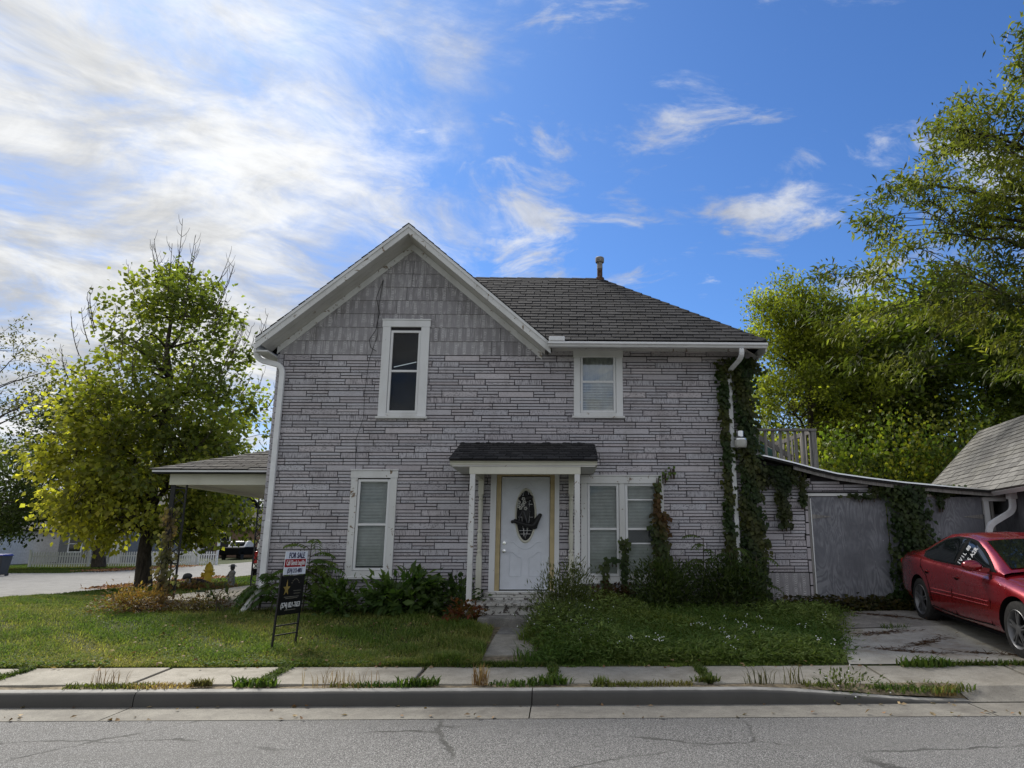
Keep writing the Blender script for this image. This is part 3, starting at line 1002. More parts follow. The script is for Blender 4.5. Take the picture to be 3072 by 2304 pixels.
def arc3(a, b, c, n=5):
    a, b, c = Vector(a), Vector(b), Vector(c)
    return [a * (1 - t) ** 2 + b * 2 * t * (1 - t) + c * t * t for t in [i / n for i in range(n + 1)]]


pth = [(-5.70, 12.87, 5.18)] + arc3((-5.70, 12.87, 5.10), (-5.70, 12.92, 4.99), (-5.60, 12.95, 4.955)) + arc3((-5.36, 13.0, 4.90), (-5.25, 13.03, 4.87), (-5.25, 13.035, 4.72))
downspout(pth + [(-5.25, 13.035, 2.0)], .095, .07)
downspout([(-5.25, 13.03, 2.03), (-5.25, 13.03, .86)], .107, .08)
pth = [(3.26, 12.45, 5.11), (3.26, 12.45, 5.04)] + arc3((3.26, 12.46, 5.01), (3.26, 12.52, 4.93), (3.22, 12.70, 4.9)) + arc3((3.17, 12.93, 4.84), (3.15, 13.03, 4.82), (3.15, 13.035, 4.7))
downspout(pth + [(3.15, 13.035, 2.6), (3.17, 13.03, .62)], .085, .065)

# ---- windows
def ring(m_, o, i, y0, y1):
    (a, b, c, d), (e, f, g, h) = o, i
    m_.box(a, e, y0, y1, c, d); m_.box(f, b, y0, y1, c, d); m_.box(e, f, y0, y1, c, g); m_.box(e, f, y0, y1, h, d)


def blind(parent, a, b, z0, z1, y, mat=m_blind, sag=0.0, pitch=.026):
    m_ = MB(); z = z1; k = 0
    while z > z0:
        s_ = sag * math.sin(k * 1.7) * .5
        m_.add([(a, y - .010, z - .010 + s_), (b, y - .010, z - .010 - s_), (b, y + .006, z + .009 - s_), (a, y + .006, z + .009 + s_)], [(0, 1, 2, 3)])
        z -= pitch; k += 1
    m_.box(a, b, y - .012, y + .01, z1 + .004, z1 + .03)
    return m_.build('blind_slats', mat, parent, kind='stuff')


def sash(parent, g, zm, y=YF, pane=m_pane, rail=.042):
    e = .032
    m_ = MB(); ring(m_, (g[0] - .045, g[1] + .045, g[2] - .045, g[3] + .045), g, y - .02, y + .02)
    m_.box(g[0], g[1], y - .012, y + .03, zm - rail / 2, zm + rail / 2)
    m_.build('sash', m_white, parent, bevel=.004)
    m_ = MB(); m_.add([(g[0], y + .012, zm), (g[1], y + .012, zm), (g[1], y + .012, g[3]), (g[0], y + .012, g[3])], [(0, 1, 2, 3)]); m_.build('pane', pane, parent)
    m_ = MB(); m_.add([(g[0], y + .004, g[2]), (g[1], y + .004, g[2]), (g[1], y + .004, zm), (g[0], y + .004, zm)], [(0, 1, 2, 3)]); m_.build('pane', pane, parent)


def casing(o, i, name='window', lab=None, mat=m_white):
    m_ = MB(); y0, y1 = YF - .042, YF - .0
    (a, b, c, d), (e, f, g, h) = o, i
    m_.box(a, e, y0, y1, c, d - .13); m_.box(f, b, y0, y1, c, d - .13); m_.box(a - .012, b + .012, y0 - .006, y1, d - .13, d)
    m_.box(a - .02, b + .02, y0 - .018, y1, d + .002, d + .026)
    wv = m_.build(name, mat, house, bevel=.004, label=lab)
    m_ = MB(); m_.prism([(a - .03, y0 - .045, c - .01), (a - .03, y1, c + .012), (a - .03, y1, c - .05), (a - .03, y0 - .045, c - .045)], (b - a + .06, 0, 0))
    m_.box(e, f, y0 + .004, y1, c + .003, g)
    m_.build('sill', m_peel, wv)
    return wv


o_, g_, zm = WIN['upper_gable']
wv = casing(o_, (g_[0] - .05, g_[1] + .05, g_[2] - .05, g_[3] + .05), lab='tall narrow gable window with two dark panes')
sash(wv, g_, zm, pane=m_pane)
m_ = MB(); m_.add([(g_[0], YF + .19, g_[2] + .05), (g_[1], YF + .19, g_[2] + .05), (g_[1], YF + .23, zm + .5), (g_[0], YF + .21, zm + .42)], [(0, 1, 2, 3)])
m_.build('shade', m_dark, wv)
m_ = MB(); m_.box(h0[0] - .9, h0[1] + .9, YF + .6, YF + .65, 3.3, 5.9); m_.build('shade', m_dark, wv)  # near-black sheets behind the glass stand in for the unlit room
m_ = MB(); m_.beam((g_[0] + .03, YF + .05, 4.9), (g_[1] - .03, YF + .05, 5.0), .01, .015); m_.build('rail', m_alu, wv)

o_, g_, zm = WIN['upper_right']
wv = casing(o_, (g_[0] - .05, g_[1] + .05, g_[2] - .05, g_[3] + .05), lab='upper right window with glare above and a blind below')
sash(wv, g_, zm, pane=m_pane2)
blind(wv, g_[0] + .01, g_[1] - .01, g_[2] + .02, zm - .06, YF + .09, m_blind, .014, .05)
m_ = MB(); P = []; n = 24
for i in range(n + 1):
    x = g_[0] - .02 + (g_[1] - g_[0] + .04) * i / n
    P += [(x, YF + .13 + .02 * math.sin(i * 1.6), g_[2] - .05), (x, YF + .13 + .02 * math.sin(i * 1.6), g_[3] + .04)]
m_.add(P, [(2 * i, 2 * i + 2, 2 * i + 3, 2 * i + 1) for i in range(n)]); m_.build('curtain', m_curtain, wv, True)

o_, g_, zm = WIN['lower_left']
wv = casing(o_, (g_[0] - .05, g_[1] + .05, g_[2] - .05, g_[3] + .05), lab='lower left window with closed blinds', mat=m_peel)
sash(wv, g_, zm)
blind(wv, g_[0] - .02, g_[1] + .02, g_[2] + .02, g_[3] - .02, YF + .07)

o_, _, zm = WIN['pair']
gA, gB = (.50, .985, 1.11, 2.66), (1.19, 1.73, 1.11, 2.66)
wv = casing(o_, (gA[0] - .05, gB[1] + .05, gA[2] - .05, gA[3] + .05), lab='lower right pair of windows with a vine growing over its right edge', mat=m_peel)
m_ = MB(); m_.box(gA[1] + .05, gB[0] - .05, YF - .038, YF + .02, 1.065, 2.71); m_.build('mullion', m_peel, wv, bevel=.004)
sash(wv, gA, zm); sash(wv, gB, zm)
blind(wv, gA[0] - .02, gA[1] + .02, gA[2] + .02, gA[3] - .02, YF + .07)
blind(wv, gB[0] - .02, gB[1] + .02, gB[2] + .02, gB[3] - .02, YF + .07)
m_ = MB(); m_.box(gB[0], gB[1], YF - .006, YF + .002, 2.40, 2.425); m_.box(gB[0], gB[1], YF - .006, YF + .002, 1.62, 1.645); m_.build('storm_rail', m_gutter, wv)
m_ = MB(); m_.add([(gB[0], YF + .03, 1.64), (gB[1], YF + .03, 1.64), (gB[1], YF + .03, 1.87), (gB[0], YF + .03, 1.87)], [(0, 1, 2, 3)]); m_.build('screen', m_screen, wv)

# ---- front door
dr = MB(); a, b, c, d = DOOR[0] + .01, DOOR[1] - .01, DOOR[2] + .015, DOOR[3] - .015
cx, cz, rx, rz = -.665, 2.13, .20, .50
# door leaf with an oval opening: ring of quads round the oval, out to the rectangle
n = 48; inner, outer = [], []
for k in range(n):
    t = 2 * math.pi * k / n; ct, st = math.cos(t), math.sin(t)
    inner.append((cx + .168 * ct, cz + .45 * st))
    sc_ = min((b - cx if ct > 0 else cx - a) / max(abs(ct), 1e-6), (d - cz if st > 0 else cz - c) / max(abs(st), 1e-6))
    outer.append((cx + sc_ * ct, cz + sc_ * st))
yD = YF + .03
for cr in ((a, c), (b, c), (b, d), (a, d)):
    k = min(range(n), key=lambda k: (outer[k][0] - cr[0]) ** 2 + (outer[k][1] - cr[1]) ** 2); outer[k] = cr
V = [(x, yD, z) for x, z in inner] + [(x, yD, z) for x, z in outer] + [(x, yD + .045, z) for x, z in inner]
dr.add(V, [(k, n + k, n + (k + 1) % n, (k + 1) % n) for k in range(n)] + [(k, (k + 1) % n, 2 * n + (k + 1) % n, 2 * n + k) for k in range(n)])
m_door = plain('door_paint', (.66, .69, .75), .4, 0, .05)
door = dr.build('front_door', m_door, house, label='white steel front door with an oval leaded window')
m_ = MB()
def ell(rx, rz, n=40): return [(cx + rx * math.cos(2 * math.pi * k / n), cz + rz * math.sin(2 * math.pi * k / n)) for k in range(n)]
e1, e2, e3 = ell(.200, .495), ell(.186, .475), ell(.164, .447); n = 40
m_.add([(x, yD - .001, z) for x, z in e1] + [(x, yD - .028, z) for x, z in e2] + [(x, yD - .012, z) for x, z in e3] + [(x, yD + .03, z) for x, z in e3],
       [(j * n + k, j * n + (k + 1) % n, (j + 1) * n + (k + 1) % n, (j + 1) * n + k) for j in range(3) for k in range(n)])
m_.build('oval_frame', m_cream, door, True)
m_ = MB(); m_.add([(x, yD + .02, z) for x, z in ell(.168, .45)], [tuple(range(40))]); m_.build('oval_pane', m_oval, door)
m_ = MB(); yy = yD + .012
for pth in ([(cx + .05, yy, 2.45), (cx + .075, yy, 2.2), (cx + .055, yy, 1.95), (cx, yy, 1.72), (cx - .055, yy, 1.95), (cx - .075, yy, 2.2), (cx - .05, yy, 2.45)],
            [(cx - .13, yy, 2.10), (cx + .13, yy, 2.10)], [(cx + .02, yy, 2.5), (cx + .03, yy, 1.8)], [(cx - .11, yy, 1.86), (cx + .11, yy, 1.86)], [(cx - .09, yy, 1.80), (cx + .09, yy, 1.80)],
            [(cx - .03, yy, 1.90), (cx - .03, yy, 1.76)], [(cx - .12, yy, 2.33), (cx + .12, yy, 2.33)]):
    m_.tube(pth, .0035, 5)
m_.build('lead_came', m_pwhite, door)
m_ = MB(); ym = yD - .002
def molding(pts): m_.tube(pts, .008, 6)
arcp = [(cx + .26, ym, 2.60)] + [(cx + x, ym, z) for x, z in ((.18, 2.60), (.13, 2.63), (.085, 2.69), (.04, 2.725), (0, 2.735), (-.04, 2.725), (-.085, 2.69), (-.13, 2.63), (-.18, 2.60), (-.26, 2.60))]
molding(arcp)
molding([(cx + x, ym, z) for x, z in ((.28, 1.655), (.21, 1.655), (.16, 1.61), (.10, 1.56), (.03, 1.535), (-.03, 1.535), (-.10, 1.56), (-.16, 1.61), (-.21, 1.655), (-.28, 1.655))])
for s in (-1, 1):
    molding([(cx + s * x, ym, z) for x, z in ((.07, 1.38), (.07, 1.06), (.28, 1.06), (.28, 1.475), (.22, 1.475), (.13, 1.40), (.07, 1.38))])
m_.build('panel_molding', m_door, door, True)
m_ = MB(); m_.lathe((-1.04, yD, 1.64), [(.036, 0), (.036, .012), (.03, .02), (.001, .021)], 16, (0, -1, 0)); m_.build('deadbolt', m_chrome, door, True)
m_ = MB(); m_.lathe((-1.04, yD, 1.50), [(.036, 0), (.034, .01), (.014, .016), (.013, .035), (.03, .045), (.036, .06), (.03, .078), (.001, .084)], 16, (0, -1, 0)); m_.build('door_knob', m_chrome, door, True)
fr = MB(); fr.box(-1.20, -1.12, YF - .004, YF + .13, .80, 2.88); fr.box(-.22, -.14, YF - .004, YF + .13, .80, 2.88); fr.box(-1.12, -.22, YF - .004, YF + .13, 2.84, 2.88)
fr.build('door_frame', m_tan, house)
fr = MB(); fr.box(-1.305, -1.20, YF - .04, YF - .001, .78, 2.98); fr.box(-.14, -.055, YF - .04, YF - .001, .78, 2.98); fr.box(-1.20, -.14, YF - .038, YF - .001, 2.89, 2.98)
fr.build('door_casing', m_white, house, bevel=.004)
m_ = MB(); m_.box(-1.2, -.14, YF - .06, YF + .12, .775, .815); m_.build('threshold', m_alu, house)

# ---- entry porch
po = part('entry_porch', house, 'small front entry porch with a dark shingled shed roof')
PX0, PX1, PYF = -1.86, .575, 11.76
for k in range(17):
    x0 = -1.56 + k * .112
    if x0 > .33: break
    m_ = MB(); m_.tone = rnd.random(); dz = rnd.uniform(-.006, .004)
    m_.box(x0 + .003, x0 + .109, 11.78 + rnd.uniform(-.02, .02), YF - .02, .665 + dz, .70 + dz); m_.build('plank', m_deckw, po)
m_ = MB(); m_.box(-1.55, .33, 11.84, YF - .02, .30, .664); m_.build('skirt', m_flake, po)
for k, (yy0, zz0) in enumerate(((12.55, .70), (12.74, .732), (12.93, .765))):
    m_ = MB(); m_.box(-1.34, -.08, yy0, YF - .05, zz0 + .002, zz0 + .03); m_.build('sill_step', m_flake, po)
# posts
m_ = MB(); m_.beam((-1.485, 11.85, .60), (-1.485, 11.85, 2.76), .085, .085, (0, 1, 0)); m_.build('post', m_peel, po, bevel=.006)
m_ = MB(); m_.beam((.245, 11.85, .55), (.245, 11.85, 2.76), .09, .09, (0, 1, 0)); m_.build('post', m_peel, po, bevel=.006)
for xx in (-1.475, .16):
    m_ = MB()
    m_.box(xx - .048, xx + .048, YF - .11, YF - .017, .70, 1.42); m_.box(xx - .048, xx + .048, YF - .11, YF - .017, 2.50, 2.86)
    pr = [(.044, 1.42), (.044, 1.44), (.036, 1.46), (.047, 1.49), (.047, 1.51), (.032, 1.53), (.040, 1.60), (.046, 1.70), (.046, 1.78), (.034, 1.82), (.046, 1.84), (.046, 1.87), (.033, 1.89), (.037, 2.1), (.043, 2.30), (.045, 2.36), (.034, 2.39), (.046, 2.42), (.034, 2.45), (.047, 2.48), (.047, 2.50)]
    m_.lathe((xx, YF - .064, 0), pr, 14); m_.build('turned_post', m_cream, po, True)
m_ = MB(); m_.box(-1.54, .30, 11.80, 11.90, 2.75, 2.87); m_.box(-1.54, -1.44, 11.90, YF - .02, 2.75, 2.87); m_.box(.20, .30, 11.90, YF - .02, 2.75, 2.87); m_.build('beam', m_cream, po, bevel=.004)
m_ = MB(); m_.box(-1.83, .545, PYF + .03, YF - .02, 2.872, 2.892); m_.build('porch_ceiling', m_soffit, po)
m_ = MB()
m_.prism([(PX0, PYF, 2.975), (PX0, PYF + .01, 2.955), (PX0, PYF + .035, 2.93), (PX0, PYF + .04, 2.90), (PX0, PYF + .10, 2.885), (PX0, YF - .02, 2.885), (PX0, YF - .02, 3.39)], (.03, 0, 0))
m_.prism([(PX1, PYF, 2.975), (PX1, PYF + .01, 2.955), (PX1, PYF + .035, 2.93), (PX1, PYF + .04, 2.90), (PX1, PYF + .10, 2.885), (PX1, YF - .02, 2.885), (PX1, YF - .02, 3.39)], (-.03, 0, 0))
m_.prism([(PX0 + .03, PYF, 2.975), (PX0 + .03, PYF + .01, 2.955), (PX0 + .03, PYF + .035, 2.93), (PX0 + .03, PYF + .04, 2.90), (PX0 + .03, PYF + .09, 2.893), (PX0 + .03, PYF + .09, 2.975)], (PX1 - PX0 - .06, 0, 0))
m_.build('porch_fascia', m_cream, po)
pl_ = math.hypot(1.36, .44); pv = Vector((0, 1.36 / pl_, .44 / pl_)); pn = Vector((0, -pv.z, pv.y))
porg = Vector((0, PYF - .03, 2.985))
m_ = MB(); m_.tone = .3
m_.prism([(PX0 - .01, PYF - .025, 2.978), (PX0 - .01, YF - .018, 3.427), (PX0 - .01, YF - .018, 3.40), (PX0 - .01, PYF - .02, 2.96)], (PX1 - PX0 + .02, 0, 0)); m_.build('porch_roof', m_shin, po)
shingle_slope(porg, udir, pv, pn, [(PX0 - .02, 0), (PX1 + .02, 0), (PX1 + .02, pl_ + .02), (PX0 - .02, pl_ + .02)], .205, .205, m_shin, po, 300, 9, 'porch_shingle')
m_ = MB(); m_.tone = .2
for k in range(26):
    x = PX0 + .0 + k * .094
    m_.blob((x + rnd.uniform(-.02, .02), YF - .025, 3.43 + rnd.uniform(-.008, .012)), (.06, .03, .02 + rnd.random() * .012), 7, 5)
m_.build('tar_bead', m_black, po, True)

# concrete front step
st = MB(); st.box(-1.28, .05, 11.32, 11.76, .22, .53)
o = st.build('front_step', m_step, bevel=.02); tag(o, 'worn concrete step at the foot of the front porch', 'step')

# ---- side porch on the left
sp = part('side_porch', house, 'sagging side porch roof on black iron posts')
m_ = MB(); m_.box(-7.62, XL - .02, 13.36, 20.5, .30, .65); m_.build('porch_slab', m_conc, sp, bevel=.01)
ZB = 2.925
m_ = MB(); m_.box(-7.26, XL - .02, 13.36, 13.48, 2.69, ZB); m_.box(-7.26, -7.14, 13.48, 20.4, 2.69, ZB); m_.build('beam', m_cream, sp)
m_ = MB(); m_.box(-7.14, XL - .02, 13.48, 20.4, 2.76, 2.78); m_.build('porch_ceiling', m_soffit, sp)
m_ = MB(); m_.box(-7.50, XL - .02, 13.18, 13.20, 2.91, 2.945); m_.build('porch_fascia', m_white, sp)
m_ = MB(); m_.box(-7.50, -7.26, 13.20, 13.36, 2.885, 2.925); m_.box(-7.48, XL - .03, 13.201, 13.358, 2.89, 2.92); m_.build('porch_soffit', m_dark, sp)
ap = Vector((XL - .02, 15.3, 3.72)); tip = Vector((-7.53, 13.16, 2.955)); rc = Vector((XL - .02, 13.16, 2.955))
m_ = MB(); m_.tone = .4; m_.add([tip, rc, ap, (-7.53, 20.6, 2.955), (XL - .02, 20.6, 3.72)], [(0, 1, 2), (0, 2, 4, 3)]); m_.build('porch_roof', m_shin, sp)
u2 = Vector((1, 0, 0)); v2 = (ap - rc).normalized(); n2 = u2.cross(v2)
L2 = (ap - rc).length
m_gsh2 = mk('brown_shingle', _shingle((.038, .036, .035), (.075, .071, .069), (.05, .045, .038)))
shingle_slope(rc, u2, v2, n2, [(-2.16, 0), (0, 0), (0, L2)], .15, .30, m_gsh2, sp, 300, 12, 'porch_shingle', miss=((-.62, .05, -.1, .05),))
v3 = Vector((ap.x - tip.x, 0, ap.z - tip.z)).normalized(); u3 = Vector((0, -1, 0)); n3 = Vector((-v3.z, 0, v3.x))


def iron_post(x, y, z0, z1, w_=.30):
    m_ = MB()
    for s in (-1, 1):
        m_.beam((x + s * w_ / 2, y, z0), (x + s * w_ / 2, y, z1), .028, .028, (0, 1, 0))
    for zz in (z0 + .06, z0 + .62, z1 - .62, z1 - .06):
        m_.beam((x - w_ / 2, y, zz), (x + w_ / 2, y, zz), .02, .02)
    nloop = 5; hh = (z1 - z0 - .2) / nloop
    for k in range(nloop):      # scrolls
        zc = z0 + .1 + hh * k
        pts = [(x + math.sin(t * math.pi * 2) * w_ * .42, y, zc + hh * t) for t in [i / 10 for i in range(11)]]
        m_.tube(pts, .009, 5)
        m_.tube([(2 * x - p[0], p[1], p[2]) for p in pts], .009, 5)
    return m_.build('iron_post', m_black, sp)


iron_post(-7.07, 13.42, .66, 2.69, .22); iron_post(-7.2, 17.4, .66, 2.69, .16)
m_ = MB(); m_.beam((-7.24, 13.47, .66), (-7.24, 13.47, 2.69), .05, .05, (0, 1, 0)); m_.build('iron_post', m_black, sp)

# ------------------------------------------------------------------ lean-to garage on the right
gar = thing('lean_to_garage', 'stone-sided lean-to garage with sagging roof edge and grey plywood doors', 'garage', (5.9, 13.3, .4))
YG = 13.30
EDGE = [(3.50, 3.27), (3.9, 3.185), (4.29, 3.09), (4.68, 2.985), (5.07, 2.895), (5.6, 2.82), (6.3, 2.735), (7.2, 2.655), (8.47, 2.56)]


def edge(x):
    for (a, za), (b, zb) in zip(EDGE, EDGE[1:]):
        if x <= b: return za + (zb - za) * (x - a) / (b - a)
    return EDGE[-1][1]


m_ = MB()
m_.prism([(3.50, YG, .2), (4.58, YG, .2), (4.58, YG, edge(4.58) - .06)] + [(x, YG, z - .06) for x, z in EDGE[:4]][::-1], (0, .1, 0))
m_.prism([(4.58, YG, 2.54), (8.0, YG, 2.54), (8.0, YG, edge(8.0) - .05)] + [(x, YG, z - .06) for x, z in EDGE[4:8]][::-1] + [(4.58, YG, edge(4.58) - .06)], (0, .1, 0))
m_.build('front_wall', m_back, gar)
RG = [q for q in cut(siding_rects(3.52, 4.50, 1.12, 3.2, 31), [(3.5, 3.52, 0, 5)]) if q[3] < edge(max(q[0], q[1])) - .07]
lay_stones(RG, YG, gar, 300, 6)
RG = [q for q in siding_rects(4.53, 7.85, 2.58, 2.95, 32) if q[3] < edge(max(q[0], q[1])) - .06]
lay_stones(RG, YG, gar, 300, 7)
for xa, xb, za, zb in ((3.52, 4.50, .38, .70), (3.52, 4.50, .705, 1.11)):
    m_ = MB(); m_.tone = .75; m_.box(xa, xb, YG - .016, YG - .001, za, zb); m_.build('shingle_panel', m_grain, gar)
# cracked corner strip by the door
m_ = MB(); m_.tone = .3
for k in range(9): m_.box(4.505 + .01 * math.sin(k), 4.56, YG - .03, YG - .001, .45 + k * .225, .45 + k * .225 + .2)
m_.build('corner_strip', m_siding, gar)
m_ = MB(); m_.box(4.562, 4.60, YG - .035, YG + .05, .4, 2.49); m_.build('door_jamb', m_greywood, gar)
m_ = MB(); m_.box(4.53, 6.02, YG - .045, YG - .002, 2.495, 2.545); m_.box(6.55, 7.02, YG - .04, YG - .002, 2.49, 2.535); m_.build('door_header', m_peel, gar)


def panel_door(x0, x1, mat, hinge_side):
    m_ = MB(); m_.box(x0, x1, YG - .025, YG + .0, .44, 2.485)
    d_ = m_.build('plywood_door', mat, gar, bevel=.004)
    m_ = MB()
    for zz in (2.12, .66):
        xh = x0 if hinge_side < 0 else x1
        s = -hinge_side
        m_.prism([(xh, YG - .034, zz - .045), (xh + s * .36, YG - .034, zz - .006), (xh + s * .36, YG - .034, zz + .006), (xh, YG - .034, zz + .045)], (0, .008, 0))
    m_.build('strap_hinge', m_greywood, d_)
    return d_


panel_door(4.61, 6.03, m_ply, -1); panel_door(6.05, 7.84, m_ply, 1)
m_ = MB(); m_.box(4.604, 4.622, YG - .04, YG - .026, .5, 2.45); m_.build('door_trim', m_white, gar)
m_ = MB(); m_.box(7.875, 7.965, YG - .05, YG + .03, 1.78, 2.47); m_.box(7.86, 8.30, YG - .055, YG + .03, 2.405, 2.475); m_.build('window_trim', m_white, gar)
m_ = MB(); m_.box(7.995, 8.055, YG - .03, YG + .05, 1.86, 2.40); m_.build('window_post', m_greywood, gar)
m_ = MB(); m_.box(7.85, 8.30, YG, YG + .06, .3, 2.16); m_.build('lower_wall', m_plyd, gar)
m_ = MB(); m_.box(7.85, 8.30, YG + .9, YG + .95, 1.5, 2.7); m_.box(3.55, 8.2, 18.5, 18.6, .3, 2.6); m_.build('inner_wall', m_dark, gar)
# sagging roof sheet with a bright metal edge
m_ = MB(); P = []
for x, z in EDGE: P += [(x, 13.06, z), (x, 18.8, z + .10), (x, 13.06, z - .05), (x, 18.8, z + .05)]
n = len(EDGE)
m_.add(P, [(4 * i, 4 * i + 4, 4 * i + 5, 4 * i + 1) for i in range(n - 1)] + [(4 * i + 2, 4 * i + 3, 4 * i + 7, 4 * i + 6) for i in range(n - 1)] + [(4 * i, 4 * i + 2, 4 * i + 6, 4 * i + 4) for i in range(n - 1)] + [(4 * n - 4, 4 * n - 3, 4 * n - 1, 4 * n - 2)])
m_.tone = .3; m_.build('roof', m_shin, gar)
m_ = MB()
P = []
for x, z in EDGE: P += [(x, 13.035, z + .012), (x, 13.14, z + .016), (x, 13.032, z - .012)]
m_.add(P, [(3 * i, 3 * i + 3, 3 * i + 4, 3 * i + 1) for i in range(n - 1)] + [(3 * i + 2, 3 * i + 5, 3 * i + 3, 3 * i) for i in range(n - 1)]); m_.build('drip_edge', m_alu, gar)
m_ = MB()
P = []
for x, z in EDGE[2:]: P += [(x, 13.10, z - .052), (x, 13.10, z - .115), (x, 13.125, z - .115), (x, 13.125, z - .052)]
n2_ = len(EDGE) - 2
m_.add(P, [(4 * i + k, 4 * i + (k + 1) % 4, 4 * i + 4 + (k + 1) % 4, 4 * i + 4 + k) for i in range(n2_ - 1) for k in range(4)]); m_.build('fascia', m_greywood, gar)

# roof deck with weathered railing
dk = thing('roof_deck', 'weathered grey wooden deck railing above the lean-to roof', 'deck railing', (4.6, 14.7, 3.1))
YK = 14.6
m_ = MB(); m_.beam((3.62, YK, 3.955), (5.30, YK, 3.955), .10, .045); m_.build('top_rail', m_greywood, dk)
for k in range(9):
    x = 3.92 + k * .158
    m_ = MB(); m_.tone = rnd.random(); m_.beam((x, YK + .03, 3.08), (x + rnd.uniform(-.008, .008), YK + .03, 3.93), .055, .035, (0, 1, 0)); m_.build('baluster', m_greywood, dk)
m_ = MB(); m_.tone = .2; m_.beam((5.25, YK + .02, 2.9), (5.24, YK + .02, 3.98), .10, .09, (0, 1, 0)); m_.build('corner_post', m_greywood, dk)
for k in range(13):     # slatted right side seen in perspective, drops to the stairs
    y = YK + .1 + k * .16; x = 5.20 - k * .045
    top = 3.90 - .010 * k
    m_ = MB(); m_.tone = rnd.random(); m_.beam((x, y, 3.0), (x, y, top + rnd.uniform(-.03, .01)), .12, .02, (1, 0, 0)); m_.build('slat', m_greywood, dk)
m_ = MB(); m_.tone = .5; m_.beam((5.21, YK + .1, 3.93), (4.66, YK + 2.1, 3.80), .05, .09); m_.build('side_rail', m_greywood, dk)
m_ = MB(); m_.beam((3.6, 15.2, 4.30), (4.95, 15.2, 3.45), .05, .10); m_.build('stair_rail', m_greywood, dk)
m_ = MB(); m_.prism([(3.62, 15.3, 3.1), (4.62, 15.3, 3.1), (4.62, 15.3, 3.6), (3.62, 15.3, 4.22)], (0, .06, 0)); m_.build('teal_panel', m_teal, dk)
m_ = MB(); m_.box(3.55, 5.3, YK, 17.0, 3.03, 3.07); m_.build('deck_floor', m_greywood, dk)

# second garage with the grey gable roof
g2 = thing('garage', 'dark garage with a light grey shingled roof at the right edge', 'garage', (9.2, 13.5, .4))
rd = Vector((.142, 1, 0)).normalized()
def eave_x(y): return 8.46 - .142 * (17 - y)
yA, yB = 11.6, 17.05
slope = Vector((1.2, -.03, 1.22)).normalized()
oA = Vector((eave_x(yA) - .0, yA, 2.585)); oB = Vector((eave_x(yB), yB, 2.585))
ud = (oB - oA).normalized()
vs = (slope - ud * slope.dot(ud)).normalized()
nn = vs.cross(ud) if vs.cross(ud).z > 0 else ud.cross(vs)
Lr = 1.72 / vs.z; Lu = (oB - oA).length
m_ = MB(); m_.tone = .5
q = [oA, oB, oB + vs * Lr, oA + vs * Lr]
m_.prism(q, tuple(-nn * .06)); m_.build('roof', m_gshin, g2)
top = oB + vs * Lr; topA = oA + vs * Lr
far_ = Vector((vs.x * -1, vs.y * -1, 0))
m_ = MB(); rr = Vector((1.7, 0, -1.72)); m_.prism([topA, top, top + rr, topA + rr], (0, 0, -.06)); m_.build('roof', m_gshin, g2)
shingle_slope(oA, ud, vs, nn, [(0, 0), (Lu, 0), (Lu, Lr), (0, Lr)], .142, .31, m_gshin, g2, 300, 21)
m_ = MB(); m_.beam(oA + nn * -.075 + vs * .01, oB + nn * -.075 + vs * .01, .03, .09, tuple(nn)); m_.build('eave_fascia', m_white, g2)
m_ = MB(); m_.beam(oB + ud * .02 + nn * -.03, top + ud * .02 + nn * -.03, .02, .10, tuple(nn)); m_.build('rake_board', m_greywood, g2)
wl = lambda y: eave_x(y) + .36
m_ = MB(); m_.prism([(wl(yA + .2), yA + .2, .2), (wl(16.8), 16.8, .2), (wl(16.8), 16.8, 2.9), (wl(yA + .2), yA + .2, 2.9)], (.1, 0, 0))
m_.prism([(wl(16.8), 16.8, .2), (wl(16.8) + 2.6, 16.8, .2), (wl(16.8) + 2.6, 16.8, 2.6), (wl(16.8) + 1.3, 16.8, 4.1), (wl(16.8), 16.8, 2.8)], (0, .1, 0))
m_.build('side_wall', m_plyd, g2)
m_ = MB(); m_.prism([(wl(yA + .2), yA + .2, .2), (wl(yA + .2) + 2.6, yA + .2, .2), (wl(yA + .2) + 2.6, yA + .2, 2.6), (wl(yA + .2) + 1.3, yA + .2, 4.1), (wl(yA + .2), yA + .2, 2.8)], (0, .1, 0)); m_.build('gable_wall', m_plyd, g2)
e0 = 12.85
dsp = [(8.16, e0, 2.50)] + arc3((8.16, e0, 2.36), (8.17, e0, 2.22), (8.06, e0, 2.16)) + arc3((7.80, e0, 2.02), (7.66, e0, 1.95), (7.66, e0, 1.80)) + [(7.67, e0, .5)]
downspout(dsp, .10, .08, 'downspout', g2)
m_ = MB(); m_.box(8.09, 8.24, e0 - .07, e0 + .07, 2.42, 2.56); m_.build('outlet', m_gutter, g2, bevel=.01)

# ------------------------------------------------------------------ small things on the house front
yl = thing('yard_light', 'round aluminium yard light on the ivy-covered corner downspout', 'yard light', (3.28, 12.93, 3.45))
m_ = MB(); m_.lathe((3.27, 12.90, 0), [(.001, 3.66), (.062, 3.655), (.068, 3.64), (.068, 3.565), (.078, 3.545), (.118, 3.51), (.122, 3.485), (.10, 3.482)], 20); m_.build('housing', m_alu, yl, True)
m_ = MB(); m_.lathe((3.27, 12.90, 0), [(.10, 3.484), (.118, 3.482), (.114, 3.40), (.105, 3.36), (.09, 3.345), (.001, 3.34)], 20); m_.build('lens', m_lens, yl, True)
m_ = MB(); m_.beam((3.27, 12.96, 3.59), (3.27, 13.1, 3.59), .05, .05); m_.build('bracket', m_alu, yl)
m_ = MB()
m_.tube([(-3.50, 13.06, 6.6), (-3.60, 13.05, 6.25), (-3.52, 13.05, 5.95), (-3.57, 13.05, 5.6), (-3.68, 13.04, 5.4), (-3.64, 13.04, 5.25), (-3.53, 13.05, 5.18)], .006, 5)
